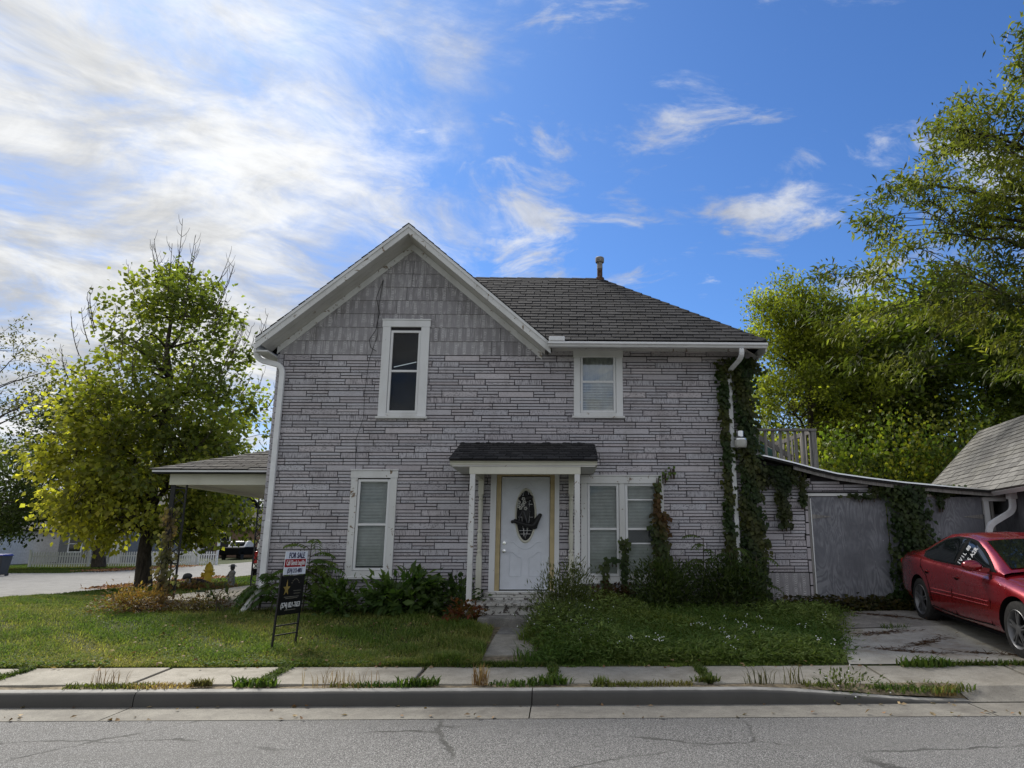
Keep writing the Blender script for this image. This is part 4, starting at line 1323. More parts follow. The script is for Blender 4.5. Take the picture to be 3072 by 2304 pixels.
o = m_.build('loose_cable', m_black); tag(o, 'loose black cable hanging in a loop beside the gable window', 'cable')
m_ = MB()
m_.tube([(-3.49, 13.06, 6.62), (-3.55, 13.05, 6.0), (-3.53, 13.05, 5.5), (-3.66, 13.05, 5.0), (-3.70, 13.05, 4.4), (-3.69, 13.05, 3.9), (-3.80, 13.05, 3.5), (-3.78, 13.05, 3.1), (-3.77, 13.05, 2.96)], .005, 5)
o = m_.build('thin_wire', m_black); tag(o, 'thin dark wire running down the stone siding to the lower left window', 'wire')

# hanging ornament on the door
wr = thing('door_ornament', 'black hanging ornament with white flowers and ribbon on the front door', 'door ornament', (cx, yD - .05, 2.5))
yo = yD - .06
m_ = MB()
m_.tube([(cx - .235, yo, 2.015), (cx - .19, yo, 2.03), (cx - .12, yo, 2.0), (cx, yo, 1.965), (cx + .10, yo, 1.945), (cx + .17, yo, 1.96), (cx + .215, yo, 2.06), (cx + .26, yo, 2.125)], [.02, .042, .04, .045, .05, .062, .05, .036], 10)
m_.blob((cx + .262, yo, 2.13), (.036, .03, .036)); m_.blob((cx + .16, yo, 1.93), (.06, .035, .05)); m_.blob((cx - .235, yo, 2.015), (.03, .025, .03))
m_.build('black_figure', m_black, wr, True)
m_ = MB(); m_.tube([(cx - .07, yo, 2.40), (cx, yD - .02, 2.72), (cx + .08, yo, 2.38)], .005, 5); m_.build('cord', m_alu, wr)
m_ = MB(); m_.blob((cx - .01, yo + .01, 2.43), (.13, .03, .05)); m_.blob((cx + .06, yo + .01, 2.45), (.07, .03, .05)); m_.blob((cx, yo + .015, 2.2), (.08, .02, .18)); m_.build('backing', m_black, wr, True)
m_ = MB()
for fx, fz in ((-.12, 2.36), (-.02, 2.36), (-.09, 2.26), (.0, 2.25), (-.05, 2.31), (-.13, 2.29), (-.04, 2.42)):
    for k in range(5):
        a = 2 * math.pi * k / 5 + fx * 9
        m_.blob((cx + fx + .022 * math.cos(a), yo - .025, fz + .022 * math.sin(a)), (.014, .008, .014), 6, 4)
m_.build('white_flowers', m_lens, wr, True)
m_ = MB()
for s, pts in ((-1, [(-.06, 2.2), (-.10, 2.12), (-.12, 2.02), (-.10, 1.98)]), (1, [(-.04, 2.2), (-.01, 2.12), (.02, 2.03), (.03, 1.97)])):
    P = []
    for (x, z) in pts: P += [(cx + x - .006, yo - .03, z), (cx + x + .014, yo - .025, z + .01)]
    m_.add(P, [(2 * i, 2 * i + 1, 2 * i + 3, 2 * i + 2) for i in range(3)])
m_.build('ribbon', m_screen, wr)

# ------------------------------------------------------------------ lettering
def lettering(txt, name, mat, org, right, up, size, parent, xs=1.0, bold=0.0, depth=.0015):
    cu = bpy.data.curves.new(name, 'FONT'); cu.body = txt; cu.size = size; cu.align_x = 'CENTER'; cu.align_y = 'CENTER'
    cu.offset = bold; cu.extrude = depth; cu.resolution_u = 3
    tmp = bpy.data.objects.new(name, cu)
    COL.objects.link(tmp)
    bpy.context.view_layer.update()
    me = bpy.data.meshes.new_from_object(tmp.evaluated_get(bpy.context.evaluated_depsgraph_get()))
    bpy.data.objects.remove(tmp); bpy.data.curves.remove(cu)
    right, up = Vector(right).normalized(), Vector(up).normalized(); nn_ = right.cross(up)
    M = Matrix(((right.x * xs, up.x, nn_.x, org[0]), (right.y * xs, up.y, nn_.y, org[1]), (right.z * xs, up.z, nn_.z, org[2]), (0, 0, 0, 1)))
    me.transform(M); me.materials.clear(); me.materials.append(mat); me.name = name
    return link(bpy.data.objects.new(name, me), parent)


# ------------------------------------------------------------------ for-sale sign
S0 = Vector((-3.80, 9.90, 0)); S1 = Vector((-3.655, 10.34, 0))
sr = (S1 - S0).normalized(); su_ = Vector((.045, .0, 1)).normalized(); sn = sr.cross(su_).normalized()
SW = (S1 - S0).length
sg = thing('for_sale_sign', 'black and white for sale sign on a black metal frame in the front lawn', 'sign', (-3.73, 10.1, .3))
sp_ = lambda u, z, d=0.0: S0 + sr * u + su_ * z + sn * d


def plate(u0, u1, z0, z1, mat, name, d0, d1, parent=sg):
    m_ = MB(); m_.hexa([sp_(u0, z0, d0), sp_(u1, z0, d0), sp_(u1, z0, d1), sp_(u0, z0, d1), sp_(u0, z1, d0), sp_(u1, z1, d0), sp_(u1, z1, d1), sp_(u0, z1, d1)])
    return m_.build(name, mat, parent)


m_ = MB()
for u in (.0, SW): m_.beam(sp_(u, .24), sp_(u, 1.24), .022, .022, tuple(sn))
for z in (.44, .56, .70): m_.beam(sp_(0, z + .0), sp_(SW, z + .0), .016, .016)
m_.build('frame', m_black, sg)
blk = plate(.0, SW, .70, 1.20, m_signk, 'lower_panel', .012, .018)
rdr = plate(.01, SW - .0, 1.215, 1.52, m_signw, 'rider', .012, .018)
plate(.012, SW - .025, 1.315, 1.42, m_signr, 'red_band', .0185, .020, rdr)
NF = lambda u, z, d=.0215: sp_(u, z, d)
lettering('FOR SALE', 'lettering', m_navy, NF(SW * .52, 1.465), sr, su_, .105, rdr, .72, .0016)
lettering('Call Glenda Laughlin', 'lettering', m_pwhite, NF(SW * .5, 1.368), sr, su_, .092, rdr, .50, .0014)
lettering('(574) 212-4801', 'lettering', m_navy, NF(SW * .5, 1.265), sr, su_, .080, rdr, .62, .0008)
lettering('(574) 821-7653', 'lettering', m_pwhite, NF(SW * .5, .815), sr, su_, .095, blk, .66, .0012)
m_ = MB()
for a_ in range(7):     # small arched line of letters above the star, too small to read
    t = math.radians(150 - a_ * 20)
    m_.blob(tuple(NF(SW * .60 + .085 * math.cos(t), 1.055 + .10 * math.sin(t))), (.007, .003, .008), 5, 4)
for z_, w__ in ((1.0, .15), (.965, .13), (.925, .30), (.905, .24), (.755, .22)):
    u_ = SW * .72 - w__ / 2 if w__ < .2 else SW * .5 - w__ / 2
    m_.beam(NF(u_, z_), NF(u_ + w__, z_), .004, .009)
m_.build('fine_print', plain('dim_print', (.16, .15, .12), .5), blk)
m_ = MB(); pts = []
for k in range(10):
    t = math.pi / 2 + k * math.pi / 5; r_ = (.115 if k == 0 else .085) if k % 2 == 0 else .034
    pts.append(tuple(NF(SW * .24 + r_ * math.cos(t) * .85, 1.03 + r_ * math.sin(t) * 1.1)))
m_.prism(pts, tuple(sn * .002)); m_.build('star', m_gold, blk)

# ------------------------------------------------------------------ red sedan in the driveway
fwd = Vector((-.085, -.9964, 0)).normalized(); lft = Vector((-fwd.y, fwd.x, 0))
A0 = Vector((5.60, 8.98, .262)) + lft * .86      # front axle, on the ground
A1 = A0 - fwd * 2.86; A1.z = .415
fx = (A0 - A1).normalized(); lz = fx.cross(lft).normalized()
car = bpy.data.objects.new('sedan', None); COL.objects.link(car)
car.matrix_world = Matrix(((fx.x, lft.x, lz.x, A0.x), (fx.y, lft.y, lz.y, A0.y), (fx.z, lft.z, lz.z, A0.z), (0, 0, 0, 1)))
tag(car, 'dark red four-door sedan parked nose out in the driveway', 'car')
WB = -2.86
ST = [(1.03, .34, .52, .58, .52), (.98, .24, .58, .64, .74), (.72, .20, .66, .735, .87), (.36, .18, .75, .82, .925), (0, .18, .81, .885, .938), (-.36, .18, .865, .94, .938), (-.62, .18, .90, .975, .935),
      (-1.5, .18, .935, .975, .935), (-2.3, .18, .97, 1.0, .94), (-2.86, .20, 1.0, 1.03, .94), (-3.25, .22, 1.01, 1.06, .925), (-3.65, .28, .99, 1.075, .885), (-3.93, .34, .93, 1.05, .80), (-4.0, .42, .84, .97, .68)]
m_ = MB(); P = []
for x, zb, zs, zd, w_ in ST:
    half = [(0, zb), (w_ * .78, zb), (w_ * .95, zb + .04), (w_ * .995, zb + .3 * (zs - zb)), (w_, zb + .62 * (zs - zb)), (w_ * .985, zs - .06), (w_ * .93, zs), (w_ * .80, zd - .005), (w_ * .42, zd + .012), (0, zd + .016)]
    ringp = [(y, z) for y, z in half] + [(-y, z) for y, z in half[1:-1]][::-1]
    P += [(x, y, z) for y, z in ringp]
k = len(ringp); n = len(ST)
F_ = [(i * k + j, i * k + (j + 1) % k, (i + 1) * k + (j + 1) % k, (i + 1) * k + j) for i in range(n - 1) for j in range(k)] + [tuple(range(k))[::-1], tuple(range((n - 1) * k, n * k))]
m_.add(P, F_)
body = m_.build('body', m_car, car, True)
me = body.data; me.polygons.foreach_set('use_smooth', [True] * len(me.polygons))
sb = body.modifiers.new('s', 'SUBSURF'); sb.levels = sb.render_levels = 3
cutters = []
for ax in (0, WB):
    for s in (-1, 1):
        c_ = MB(); c_.lathe((ax, s * .62, .345), [(.385, -.01), (.385, .6)], 40, (0, s, 0))
        co = c_.build('cutter', None, car); cutters.append(co)
        bo = body.modifiers.new('b', 'BOOLEAN'); bo.object = co; bo.operation = 'DIFFERENCE'; bo.solver = 'EXACT'
bpy.context.view_layer.update()
nm = bpy.data.meshes.new_from_object(body.evaluated_get(bpy.context.evaluated_depsgraph_get()))
body.modifiers.clear(); body.data = nm
nm.set_sharp_from_angle(angle=R(32))
nm.materials.clear(); nm.materials.append(m_car); nm.materials.append(m_trim)
for pq in nm.polygons:
    c_ = pq.center
    if any(math.hypot(c_.x - ax, c_.z - .345) < .3865 for ax in (0, WB)) and abs(c_.y) < .93: pq.material_index = 1
for c_ in cutters: bpy.data.objects.remove(c_)

CB = [(-.40, .80, .94, .74, .965), (-.85, .835, .945, .675, 1.165), (-1.25, .85, .955, .625, 1.335), (-1.75, .855, .96, .61, 1.40), (-2.3, .852, .97, .60, 1.375), (-2.75, .84, .99, .585, 1.265), (-3.2, .80, 1.03, .60, 1.11), (-3.4, .78, 1.04, .62, 1.065)]


def cab(x):
    for a, b in zip(CB, CB[1:]):
        if x >= b[0]:
            t = (x - a[0]) / (b[0] - a[0]); return [a[i] + (b[i] - a[i]) * t for i in range(1, 5)]
    return CB[-1][1:]


def side_y(x, z):
    wB, zB, wR, zR = cab(x); t = min(1, max(0, (z - zB) / max(.02, zR - zB)))
    return wB + (wR - wB) * t + .10 * t * (1 - t)


m_ = MB(); P = []
xsC = [CB[0][0] + (CB[-1][0] - CB[0][0]) * i / 30 for i in range(31)]
for x in xsC:
    wB, zB, wR, zR = cab(x)
    half = [(wB, zB - .07)] + [(side_y(x, zB + (zR - zB) * t), zB + (zR - zB) * t) for t in (0, .25, .5, .75, .93)] + [(wR * .96, zR + .008), (wR * .6, zR + .032), (0, zR + .042)]
    P += [(x, y, z) for y, z in half + [(-y, z) for y, z in half[:-1]][::-1]]
k = 17
m_.add(P, [(i * k + j, i * k + j + 1, (i + 1) * k + j + 1, (i + 1) * k + j) for i in range(30) for j in range(k - 1)])
m_.build('cabin', m_car, car, True)


def dense(poly, n=5):
    out = []
    for i in range(len(poly)):
        a, b = poly[i - 1], poly[i]
        out += [(a[0] + (b[0] - a[0]) * j / n, a[1] + (b[1] - a[1]) * j / n) for j in range(n)]
    return out


def side_panel(poly, off, mat, name, parent, s):
    """a panel that follows the curved cabin side: rows between the outline's lower and upper edges"""
    xs_ = [p[0] for p in poly]; x0, x1 = min(xs_), max(xs_); n = 22; P = []; D = dense(poly, 12)
    for i in range(n + 1):
        x = x0 + (x1 - x0) * i / n
        zs_ = []
        for j in range(len(D)):
            a, b = D[j - 1], D[j]
            if (a[0] - x) * (b[0] - x) <= 0 and abs(a[0] - b[0]) > 1e-9: zs_.append(a[1] + (b[1] - a[1]) * (x - a[0]) / (b[0] - a[0]))
        if not zs_: zs_ = [min(D, key=lambda q: abs(q[0] - x))[1]]
        za, zb = min(zs_), max(zs_)
        for t in (0, .33, .66, 1): 
            z = za + (zb - za) * t; P.append((x, s * (side_y(x, z) + off), z))
    m_ = MB(); m_.add(P, [(4 * i + j, 4 * i + 4 + j, 4 * i + 5 + j, 4 * i + 1 + j) for i in range(n) for j in range(3)])
    return m_.build(name, mat, parent, True)


FWIN = [(-.66, .975), (-1.60, .985), (-1.55, 1.335), (-1.36, 1.305), (-1.10, 1.205), (-.86, 1.09)]
RWIN = [(-1.67, .987), (-1.62, 1.343), (-1.95, 1.345), (-2.30, 1.30), (-2.60, 1.20), (-2.83, 1.09), (-2.72, 1.03), (-2.35, 1.0)]
BLK = [(-.56, .960), (-2.40, .985), (-2.80, 1.015), (-2.92, 1.09), (-2.64, 1.225), (-2.32, 1.325), (-1.95, 1.37), (-1.58, 1.365), (-1.33, 1.33), (-1.06, 1.225), (-.80, 1.09)]
for s in (-1, 1):
    side_panel(BLK, .006, m_trim, 'window_surround', car, s)
    side_panel(FWIN, .012, m_cglass, 'side_window', car, s)
    side_panel(RWIN, .012, m_cglass, 'side_window', car, s)
for xa, xb in ((-.47, -1.20), (-3.2, -2.55)):
    m_ = MB(); P = []
    for i in range(7):
        x = xa + (xb - xa) * i / 6
        wB, zB, wR, zR = cab(x)
        for y in (-.93, -.6, -.3, 0, .3, .6, .93): P.append((x, y * wR, zR + .042 - .034 * (abs(y) / .96) ** 1.7 + .014))
    m_.add(P, [(7 * i + j, 7 * i + j + 1, 7 * i + 8 + j, 7 * i + 7 + j) for i in range(6) for j in range(6)])
    m_.build('windshield' if xa > -1 else 'rear_window', m_cglass, car, True)


def bside(x, z):
    """half width of the lower body"""
    for a, b in zip(ST, ST[1:]):
        if x >= b[0]:
            t = (x - a[0]) / (b[0] - a[0]); zb, zs, zd, w_ = [a[i] + (b[i] - a[i]) * t for i in range(1, 5)]
            break
    pr = [(zb + .04, w_ * .95), (zb + .3 * (zs - zb), w_ * .995), (zb + .62 * (zs - zb), w_), (zs - .06, w_ * .985), (zs, w_ * .93)]
    for (z0, y0), (z1, y1) in zip(pr, pr[1:]):
        if z <= z1: return y0 + (y1 - y0) * max(0, (z - z0)) / (z1 - z0)
    return pr[-1][1]


for s in (-1, 1):
    sd_ = lambda x, z, o=.0: (x, s * (bside(x, z) + o), z)
    m_ = MB()
    for line in ([(-.60, .93), (-.56, .60), (-.60, .30)], [(-1.66, .93), (-1.66, .60), (-1.62, .27)], [(-2.78, .98), (-2.72, .86), (-2.52, .74), (-2.42, .55), (-2.40, .38)], [(-.55, .30), (-1.5, .265), (-2.42, .30)]):
        m_.tube([sd_(x, z, -.001) for x, z in line], .008, 5)
    m_.build('door_seam', m_trim, car)
    m_ = MB()
    for zoff in (.0, -.055):
        for xa, xb in ((-.62, -1.63), (-1.69, -2.36)):
            m_.tube([sd_(xa + (xb - xa) * i / 6, .60 + zoff + .012 * (xa + (xb - xa) * i / 6), .002) for i in range(7)], .006, 5)
    m_.build('body_molding', m_mold, car, True)
    for xh in (-1.50, -2.50):
        m_ = MB(); x, y, z = sd_(xh, .80, -.006); m_.blob((x, y, z), (.075, .012, .034)); hd = m_.build('door_handle', m_trim, car, True)
        m_ = MB(); m_.tube([sd_(xh + .075, .81, .008), sd_(xh, .82, .02), sd_(xh - .075, .81, .008)], .011, 6); m_.build('grip', m_car, hd, True)
    m_ = MB(); x = -.78
    m_.blob((x - .03, s * 1.02, 1.03), (.085, .125, .075), 14, 10); m_.blob((x + .015, s * .99, 1.02), (.07, .10, .055), 12, 8)
    m_.beam((x + .03, s * .82, .975), (x, s * .95, 1.0), .07, .05)
    mr = m_.build('wing_mirror', m_car, car, True)
    m_ = MB(); m_.blob((x - .075, s * 1.02, 1.03), (.05, .105, .058)); m_.build('mirror_glass', m_cglass, mr, True)
    m_ = MB(); m_.blob((.86, s * .62, .60), (.13, .16, .06)); m_.build('headlight', m_alu, car, True)
    m_ = MB(); m_.blob((-3.9, s * .66, .86), (.10, .14, .09)); m_.build('taillight', m_redlamp, car, True)
    for ax in (0, WB):
        m_ = MB(); yw = s * .80
        ct = lambda r_, h: (r_, h)
        m_.lathe((ax, yw, .338), [(.215, -.10), (.30, -.112), (.328, -.10), (.338, -.06), (.338, .06), (.328, .10), (.30, .112), (.235, .112), (.222, .09), (.222, -.02)], 40, (0, s, 0), False)
        wh = m_.build('wheel', m_tyre, car, True)
        m_ = MB()
        m_.lathe((ax, yw, .338), [(.236, .108), (.228, .116), (.214, .100), (.20, .03)], 36, (0, s, 0), False)
        yo2 = yw + s * .085
        for q in range(5):
            for dq in (-.13, .13):
                a = 2 * math.pi * q / 5 + .3
                m_.beam((ax + .045 * math.cos(a + dq * 1.5), yo2 + s * .012, .338 + .045 * math.sin(a + dq * 1.5)), (ax + .218 * math.cos(a + dq), yo2 + s * .006, .338 + .218 * math.sin(a + dq)),   .019, .022, (0, 1, 0))
        m_.lathe((ax, yw, .338), [(.06, .07), (.058, .105), (.03, .112), (.001, .113)], 20, (0, s, 0))
        m_.build('rim', m_rim, wh, True)
        m_ = MB(); m_.lathe((ax, yw, .338), [(.222, .0), (.222, .012), (.001, .014)], 24, (0, s, 0)); m_.build('brake_drum', m_trim, wh)
m_ = MB(); m_.box(-2.5, -.42, -.80, .80, .16, .30); m_.box(-3.6, .5, -.55, .55, .17, .5); m_.build('underbody', m_trim, car)
m_ = MB(); m_.beam((-.52, -.45, 1.01), (-.66, .1, 1.10), .015, .02); m_.beam((-.52, .2, 1.01), (-.66, .6, 1.09), .015, .02); m_.build('wiper', m_trim, car)
m_ = MB(); m_.beam((-2.5, -.60, .20), (-.42, -.60, .20), .5, .04); m_.build('sill', m_trim, car)
# white grease-pencil writing on the side glass
for txt, xx, zz, sz in (('I V I L  88', -1.46, 1.13, .075), ('T 25 A2R', -1.26, 1.10, .085)):
    y_ = -(side_y(xx, zz) + .016)
    rdir = Vector((-.10, .42, .90)).normalized()
    tl_ = Vector((0, -(side_y(xx, zz + .05) - side_y(xx, zz)), .05)).normalized()
    rdir = (tl_ * .96 + Vector((.28, 0, 0))).normalized(); ndir_ = Vector((0, -1, -.6)).normalized()
    updir = ndir_.cross(rdir).normalized()
    lettering(txt, 'window_writing', m_pwhite, (xx, y_ - .004, zz), rdir, updir, sz, car, 1.0, .0018, .001)

# ------------------------------------------------------------------ across the side street
hy = thing('fire_hydrant', 'yellow fire hydrant beside the side street', 'hydrant', (-11.42, 24, .3))
hx, hyy = -11.42, 24.0; hz = float(gz(hx, hyy)) - .03
m_ = MB(); m_.lathe((hx, hyy, hz), [(.16, 0), (.16, .04), (.12, .06), (.115, .40), (.135, .42), (.135, .45), (.17, .46), (.17, .49), (.13, .50), (.125, .56), (.10, .63), (.05, .68), (.035, .69), (.035, .73), (.001, .735)], 18); m_.build('barrel', m_yellow, hy, True)
m_ = MB(); m_.lathe((hx - .10, hyy, hz + .33), [(.07, 0), (.07, .07), (.085, .075), (.085, .11), (.03, .12), (.001, .15)], 12, (-1, -.2, 0)); m_.build('nozzle_cap', m_yellow, hy, True)
m_ = MB(); m_.lathe((hx + .10, hyy, hz + .36), [(.05, 0), (.05, .05), (.06, .055), (.06, .08), (.001, .09)], 12, (1, -.2, 0)); m_.build('nozzle_cap', m_yellow, hy, True)

# cat lying in front of the hydrant: one skinned body
bmc = bpy.data.meshes.new('cat')
cv = [(0, 0, .12), (.16, 0, .135), (.30, 0, .13), (-.14, 0, .14), (-.24, 0, .19), (.42, .02, .07), (.56, .04, .04), (-.20, -.07, .05), (-.30, -.07, .03), (-.20, .07, .05), (-.29, .07, .03), (.26, -.10, .06), (.12, -.11, .03), (-.29, 0, .20)]
ce = [(0, 1), (1, 2), (0, 3), (3, 4), (2, 5), (5, 6), (3, 7), (7, 8), (3, 9), (9, 10), (2, 11), (11, 12), (4, 13)]
bmc.from_pydata(cv, ce, [])
cat = bpy.data.objects.new('cat', bmc); COL.objects.link(cat)
sk = cat.modifiers.new('skin', 'SKIN')
for v_, r_ in zip(bmc.skin_vertices[0].data, [.11, .115, .115, .10, .075, .035, .022, .04, .025, .04, .025, .07, .03, .05]): v_.radius = (r_, r_)
bmc.skin_vertices[0].data[0].use_root = True
s2_ = cat.modifiers.new('s', 'SUBSURF'); s2_.levels = s2_.render_levels = 1
bpy.context.view_layer.update()
nm = bpy.data.meshes.new_from_object(cat.evaluated_get(bpy.context.evaluated_depsgraph_get()))
cat.modifiers.clear(); cat.data = nm; nm.materials.clear(); nm.materials.append(m_catfur)
cat.location = (-10.55, 21.5, float(gz(-10.55, 21.5)) + .05); cat.scale = (1, 1, 1)
tag(cat, 'dark cat lying in fallen leaves in front of the yellow hydrant', 'cat')
m_ = MB()
for s in (-1, 1): m_.add([(-.27, s * .02, .245), (-.25, s * .065, .235), (-.265, s * .05, .305)], [(0, 1, 2), (2, 1, 0)])
ob = m_.build('ear', m_catfur, None); ob.parent = cat
for sx, sy, lab, s in ((-10.75, 21.4, 'small weathered garden figure with a dark head left of the cat', 1), (-9.6, 21.6, 'slim standing garden figure at the porch end right of the cat', 2)):
    sz0 = float(gz(sx, sy)); dz_ = sz0 - .40
    t_ = thing('garden_statue', lab, 'statue', (sx, sy, sz0), 'garden figures by the side porch')
    m_ = MB()
    if s == 1:
        m_.lathe((sx, sy, sz0), [(.11, 0), (.11, .05), (.08, .07), (.10, .16), (.07, .26), (.05, .29)], 12); m_.build('body', m_stone, t_, True)
        m_ = MB(); m_.blob((sx - .02, sy, .76 + dz_), (.13, .10, .085)); m_.blob((sx - .11, sy, .72 + dz_), (.05, .05, .06)); m_.build('head', m_stoned, t_, True)
    else:
        m_.lathe((sx, sy, sz0), [(.13, 0), (.13, .06), (.07, .08), (.10, .2), (.075, .38), (.10, .47), (.05, .53)], 12); m_.tube([(sx - .08, sy, .84 + dz_), (sx - .14, sy - .04, .72 + dz_), (sx - .05, sy - .08, .68 + dz_)], .03, 6); m_.build('body', m_stone, t_, True)
        m_ = MB(); m_.blob((sx, sy, 1.0 + dz_), (.065, .065, .08)); m_.lathe((sx, sy, 1.04 + dz_), [(.12, 0), (.11, .015), (.06, .03), (.05, .06), (.001, .065)], 12); m_.build('head', m_stoned, t_, True)

# rubbish bin
bn = thing('rubbish_bin', 'dark grey wheelie bin with a blue lid at the far side of the street', 'bin', (-28.2, 37.4, .1))
bx, by_ = -28.2, 37.4
m_ = MB(); m_.hexa([(bx - .25, by_ - .28, .16), (bx + .25, by_ - .28, .16), (bx + .25, by_ + .25, .16), (bx - .25, by_ + .25, .16), (bx - .32, by_ - .36, 1.08), (bx + .32, by_ - .36, 1.08), (bx + .32, by_ + .36, 1.08), (bx - .32, by_ + .36, 1.08)]); m_.build('body', m_bin, bn, bevel=.02)
m_ = MB(); m_.hexa([(bx - .35, by_ - .40, 1.085), (bx + .35, by_ - .40, 1.085), (bx + .35, by_ + .40, 1.085), (bx - .35, by_ + .40, 1.085), (bx - .30, by_ - .32, 1.16), (bx + .30, by_ - .32, 1.16), (bx + .30, by_ + .34, 1.18), (bx - .30, by_ + .34, 1.18)]); m_.build('lid', m_blue, bn, bevel=.02)
for s in (-1, 1):
    m_ = MB(); m_.lathe((bx + s * .2, by_ + .28, .17), [(.001, -.03), (.10, -.03), (.10, .03), (.001, .03)], 14, (1, 0, 0)); m_.build('wheel', m_black, bn)

# picket fences
def fence(root, a, b, n, post_every, h, mat, gap=.5, rails=(.25, .75), post_h=None):
    a, b = Vector(a), Vector(b); d = (b - a); L = d.length; d.normalize(); nrm_ = Vector((-d.y, d.x, 0))
    pw = L / n * (1 - gap)
    me_ = None
    for i in range(n):
        c = a + d * (L * (i + .5) / n)
        if me_ is None:
            m_ = MB(); x, y = d * pw / 2, nrm_ * .01
            o0 = Vector((0, 0, 0))
            m_.prism([o0 - x - y, o0 + x - y, o0 + x - y + Vector((0, 0, h - .06)), o0 - y + Vector((0, 0, h)), o0 - x - y + Vector((0, 0, h - .06))], tuple(y * 2))
            ob = m_.build('picket', mat, root); me_ = ob.data
        else:
            ob = bpy.data.objects.new('picket', me_); link(ob, root)
        ob.location = (c.x, c.y, float(gz(c.x, c.y)) + .05)
    m_ = MB()
    for q in rails: m_.beam(a + Vector((0, 0, float(gz(a.x, a.y)) + h * q)) + nrm_ * .03, b + Vector((0, 0, float(gz(b.x, b.y)) + h * q)) + nrm_ * .03, .03, .08)
    m_.build('fence_rail', mat, root)
    k = 0.0
    while k <= L + .01:
        c = a + d * k; z0 = float(gz(c.x, c.y)); ph = post_h or h + .12
        m_ = MB(); m_.beam((c.x, c.y, z0), (c.x, c.y, z0 + ph), .12, .12, (0, 1, 0)); m_.box(c.x - .08, c.x + .08, c.y - .08, c.y + .08, z0 + ph, z0 + ph + .06); m_.build('fence_post', mat, root)
        k += post_every


fn = thing('picket_fence', 'low old white picket fence behind the maple trunk', 'fence', (-33, 53, .1), 'white picket fences')
fence(fn, (-37.2, 52, 0), (-27.6, 56.2, 0), 70, 3.45, 1.05, m_pick, .42)
fn = thing('picket_fence', 'bright white picket fence with tall posts and a top rail', 'fence', (-30, 57, .1), 'white picket fences')
fence(fn, (-31.9, 56.6, 0), (-26.9, 57.6, 0), 30, 1.7, 1.05, m_vinyl, .5, (.25, .8), 2.35)
m_ = MB(); m_.beam((-31.9, 56.6, 2.25), (-26.9, 57.6, 2.25), .1, .14); m_.build('top_rail', m_vinyl, fn)


# houses beyond
def far_house(name, label, x0, x1, y0, y1, h, rise, wall, roof_m, axis='x', wins=(), door=None, siding=True):
    z0 = float(gz((x0 + x1) / 2, y0)) - .1
    t_ = thing(name, label, 'house', ((x0 + x1) / 2, y0, z0), 'houses beyond the side street')
    m_ = MB(); m_.box(x0, x1, y0, y1, z0, z0 + h)
    if axis == 'y':      # gable faces the viewer
        m_.prism([(x0, y0, z0 + h), (x1, y0, z0 + h), ((x0 + x1) / 2, y0, z0 + h + rise)], (0, y1 - y0, 0))
    m_.build('wall', wall, t_)
    if siding:
        m_ = MB(); z = z0 + .2
        while z < z0 + h: m_.prism([(x0 - .02, y0 - .005, z), (x1 + .02, y0 - .005, z), (x1 + .02, y0 - .035, z), (x0 - .02, y0 - .035, z)], (0, .004, .17)); z += .2
        m_.build('clapboards', wall, t_, kind='stuff')
    e = .4; mx = (x0 + x1) / 2; my = (y0 + y1) / 2
    m_ = MB(); m_.tone = .5
    if axis == 'y':
        for s, xe in ((-1, x0 - e), (1, x1 + e)):
            k_ = rise / ((x1 - x0) / 2)
            m_.prism([(mx, y0 - e, z0 + h + rise + .05), (xe, y0 - e, z0 + h - e * k_ + .05), (xe, y0 - e, z0 + h - e * k_ + .2), (mx, y0 - e, z0 + h + rise + .2)], (0, y1 - y0 + 2 * e, 0))
    else:
        for s, ye in ((-1, y0 - e), (1, y1 + e)):
            k_ = rise / ((y1 - y0) / 2)
            m_.prism([(x0 - e, my, z0 + h + rise), (x0 - e, ye, z0 + h - e * k_), (x0 - e, ye, z0 + h - e * k_ + .15), (x0 - e, my, z0 + h + rise + .15)], (x1 - x0 + 2 * e, 0, 0))
        m_.build('roof', roof_m, t_); m_ = MB()
        m_.prism([(x0 + .02, y0, z0 + h), (x0 + .02, y1, z0 + h), (x0 + .02, my, z0 + h + rise)], (x1 - x0 - .04, 0, 0))
        m_.build('gable', wall, t_); m_ = None
    if m_: m_.build('roof', roof_m, t_)
    for (wx, wz, ww, wh) in wins:
        m_ = MB(); ring(m_, (wx - .1, wx + ww + .1, z0 + wz - .1, z0 + wz + wh + .1), (wx, wx + ww, z0 + wz, z0 + wz + wh), y0 - .09, y0 - .01)
        m_.box(wx, wx + ww, y0 - .07, y0 - .02, z0 + wz + wh / 2 - .03, z0 + wz + wh / 2 + .03)
        wo = m_.build('window', m_vinyl, t_)
        m_ = MB(); m_.box(wx, wx + ww, y0 - .045, y0 - .037, z0 + wz, z0 + wz + wh); m_.build('pane', m_cglass, wo)
    if door:
        m_ = MB(); m_.box(door[0], door[1], y0 - .08, y0 - .037, z0 + .15, z0 + 2.2); m_.build('door', m_vinyl, t_)
    return t_


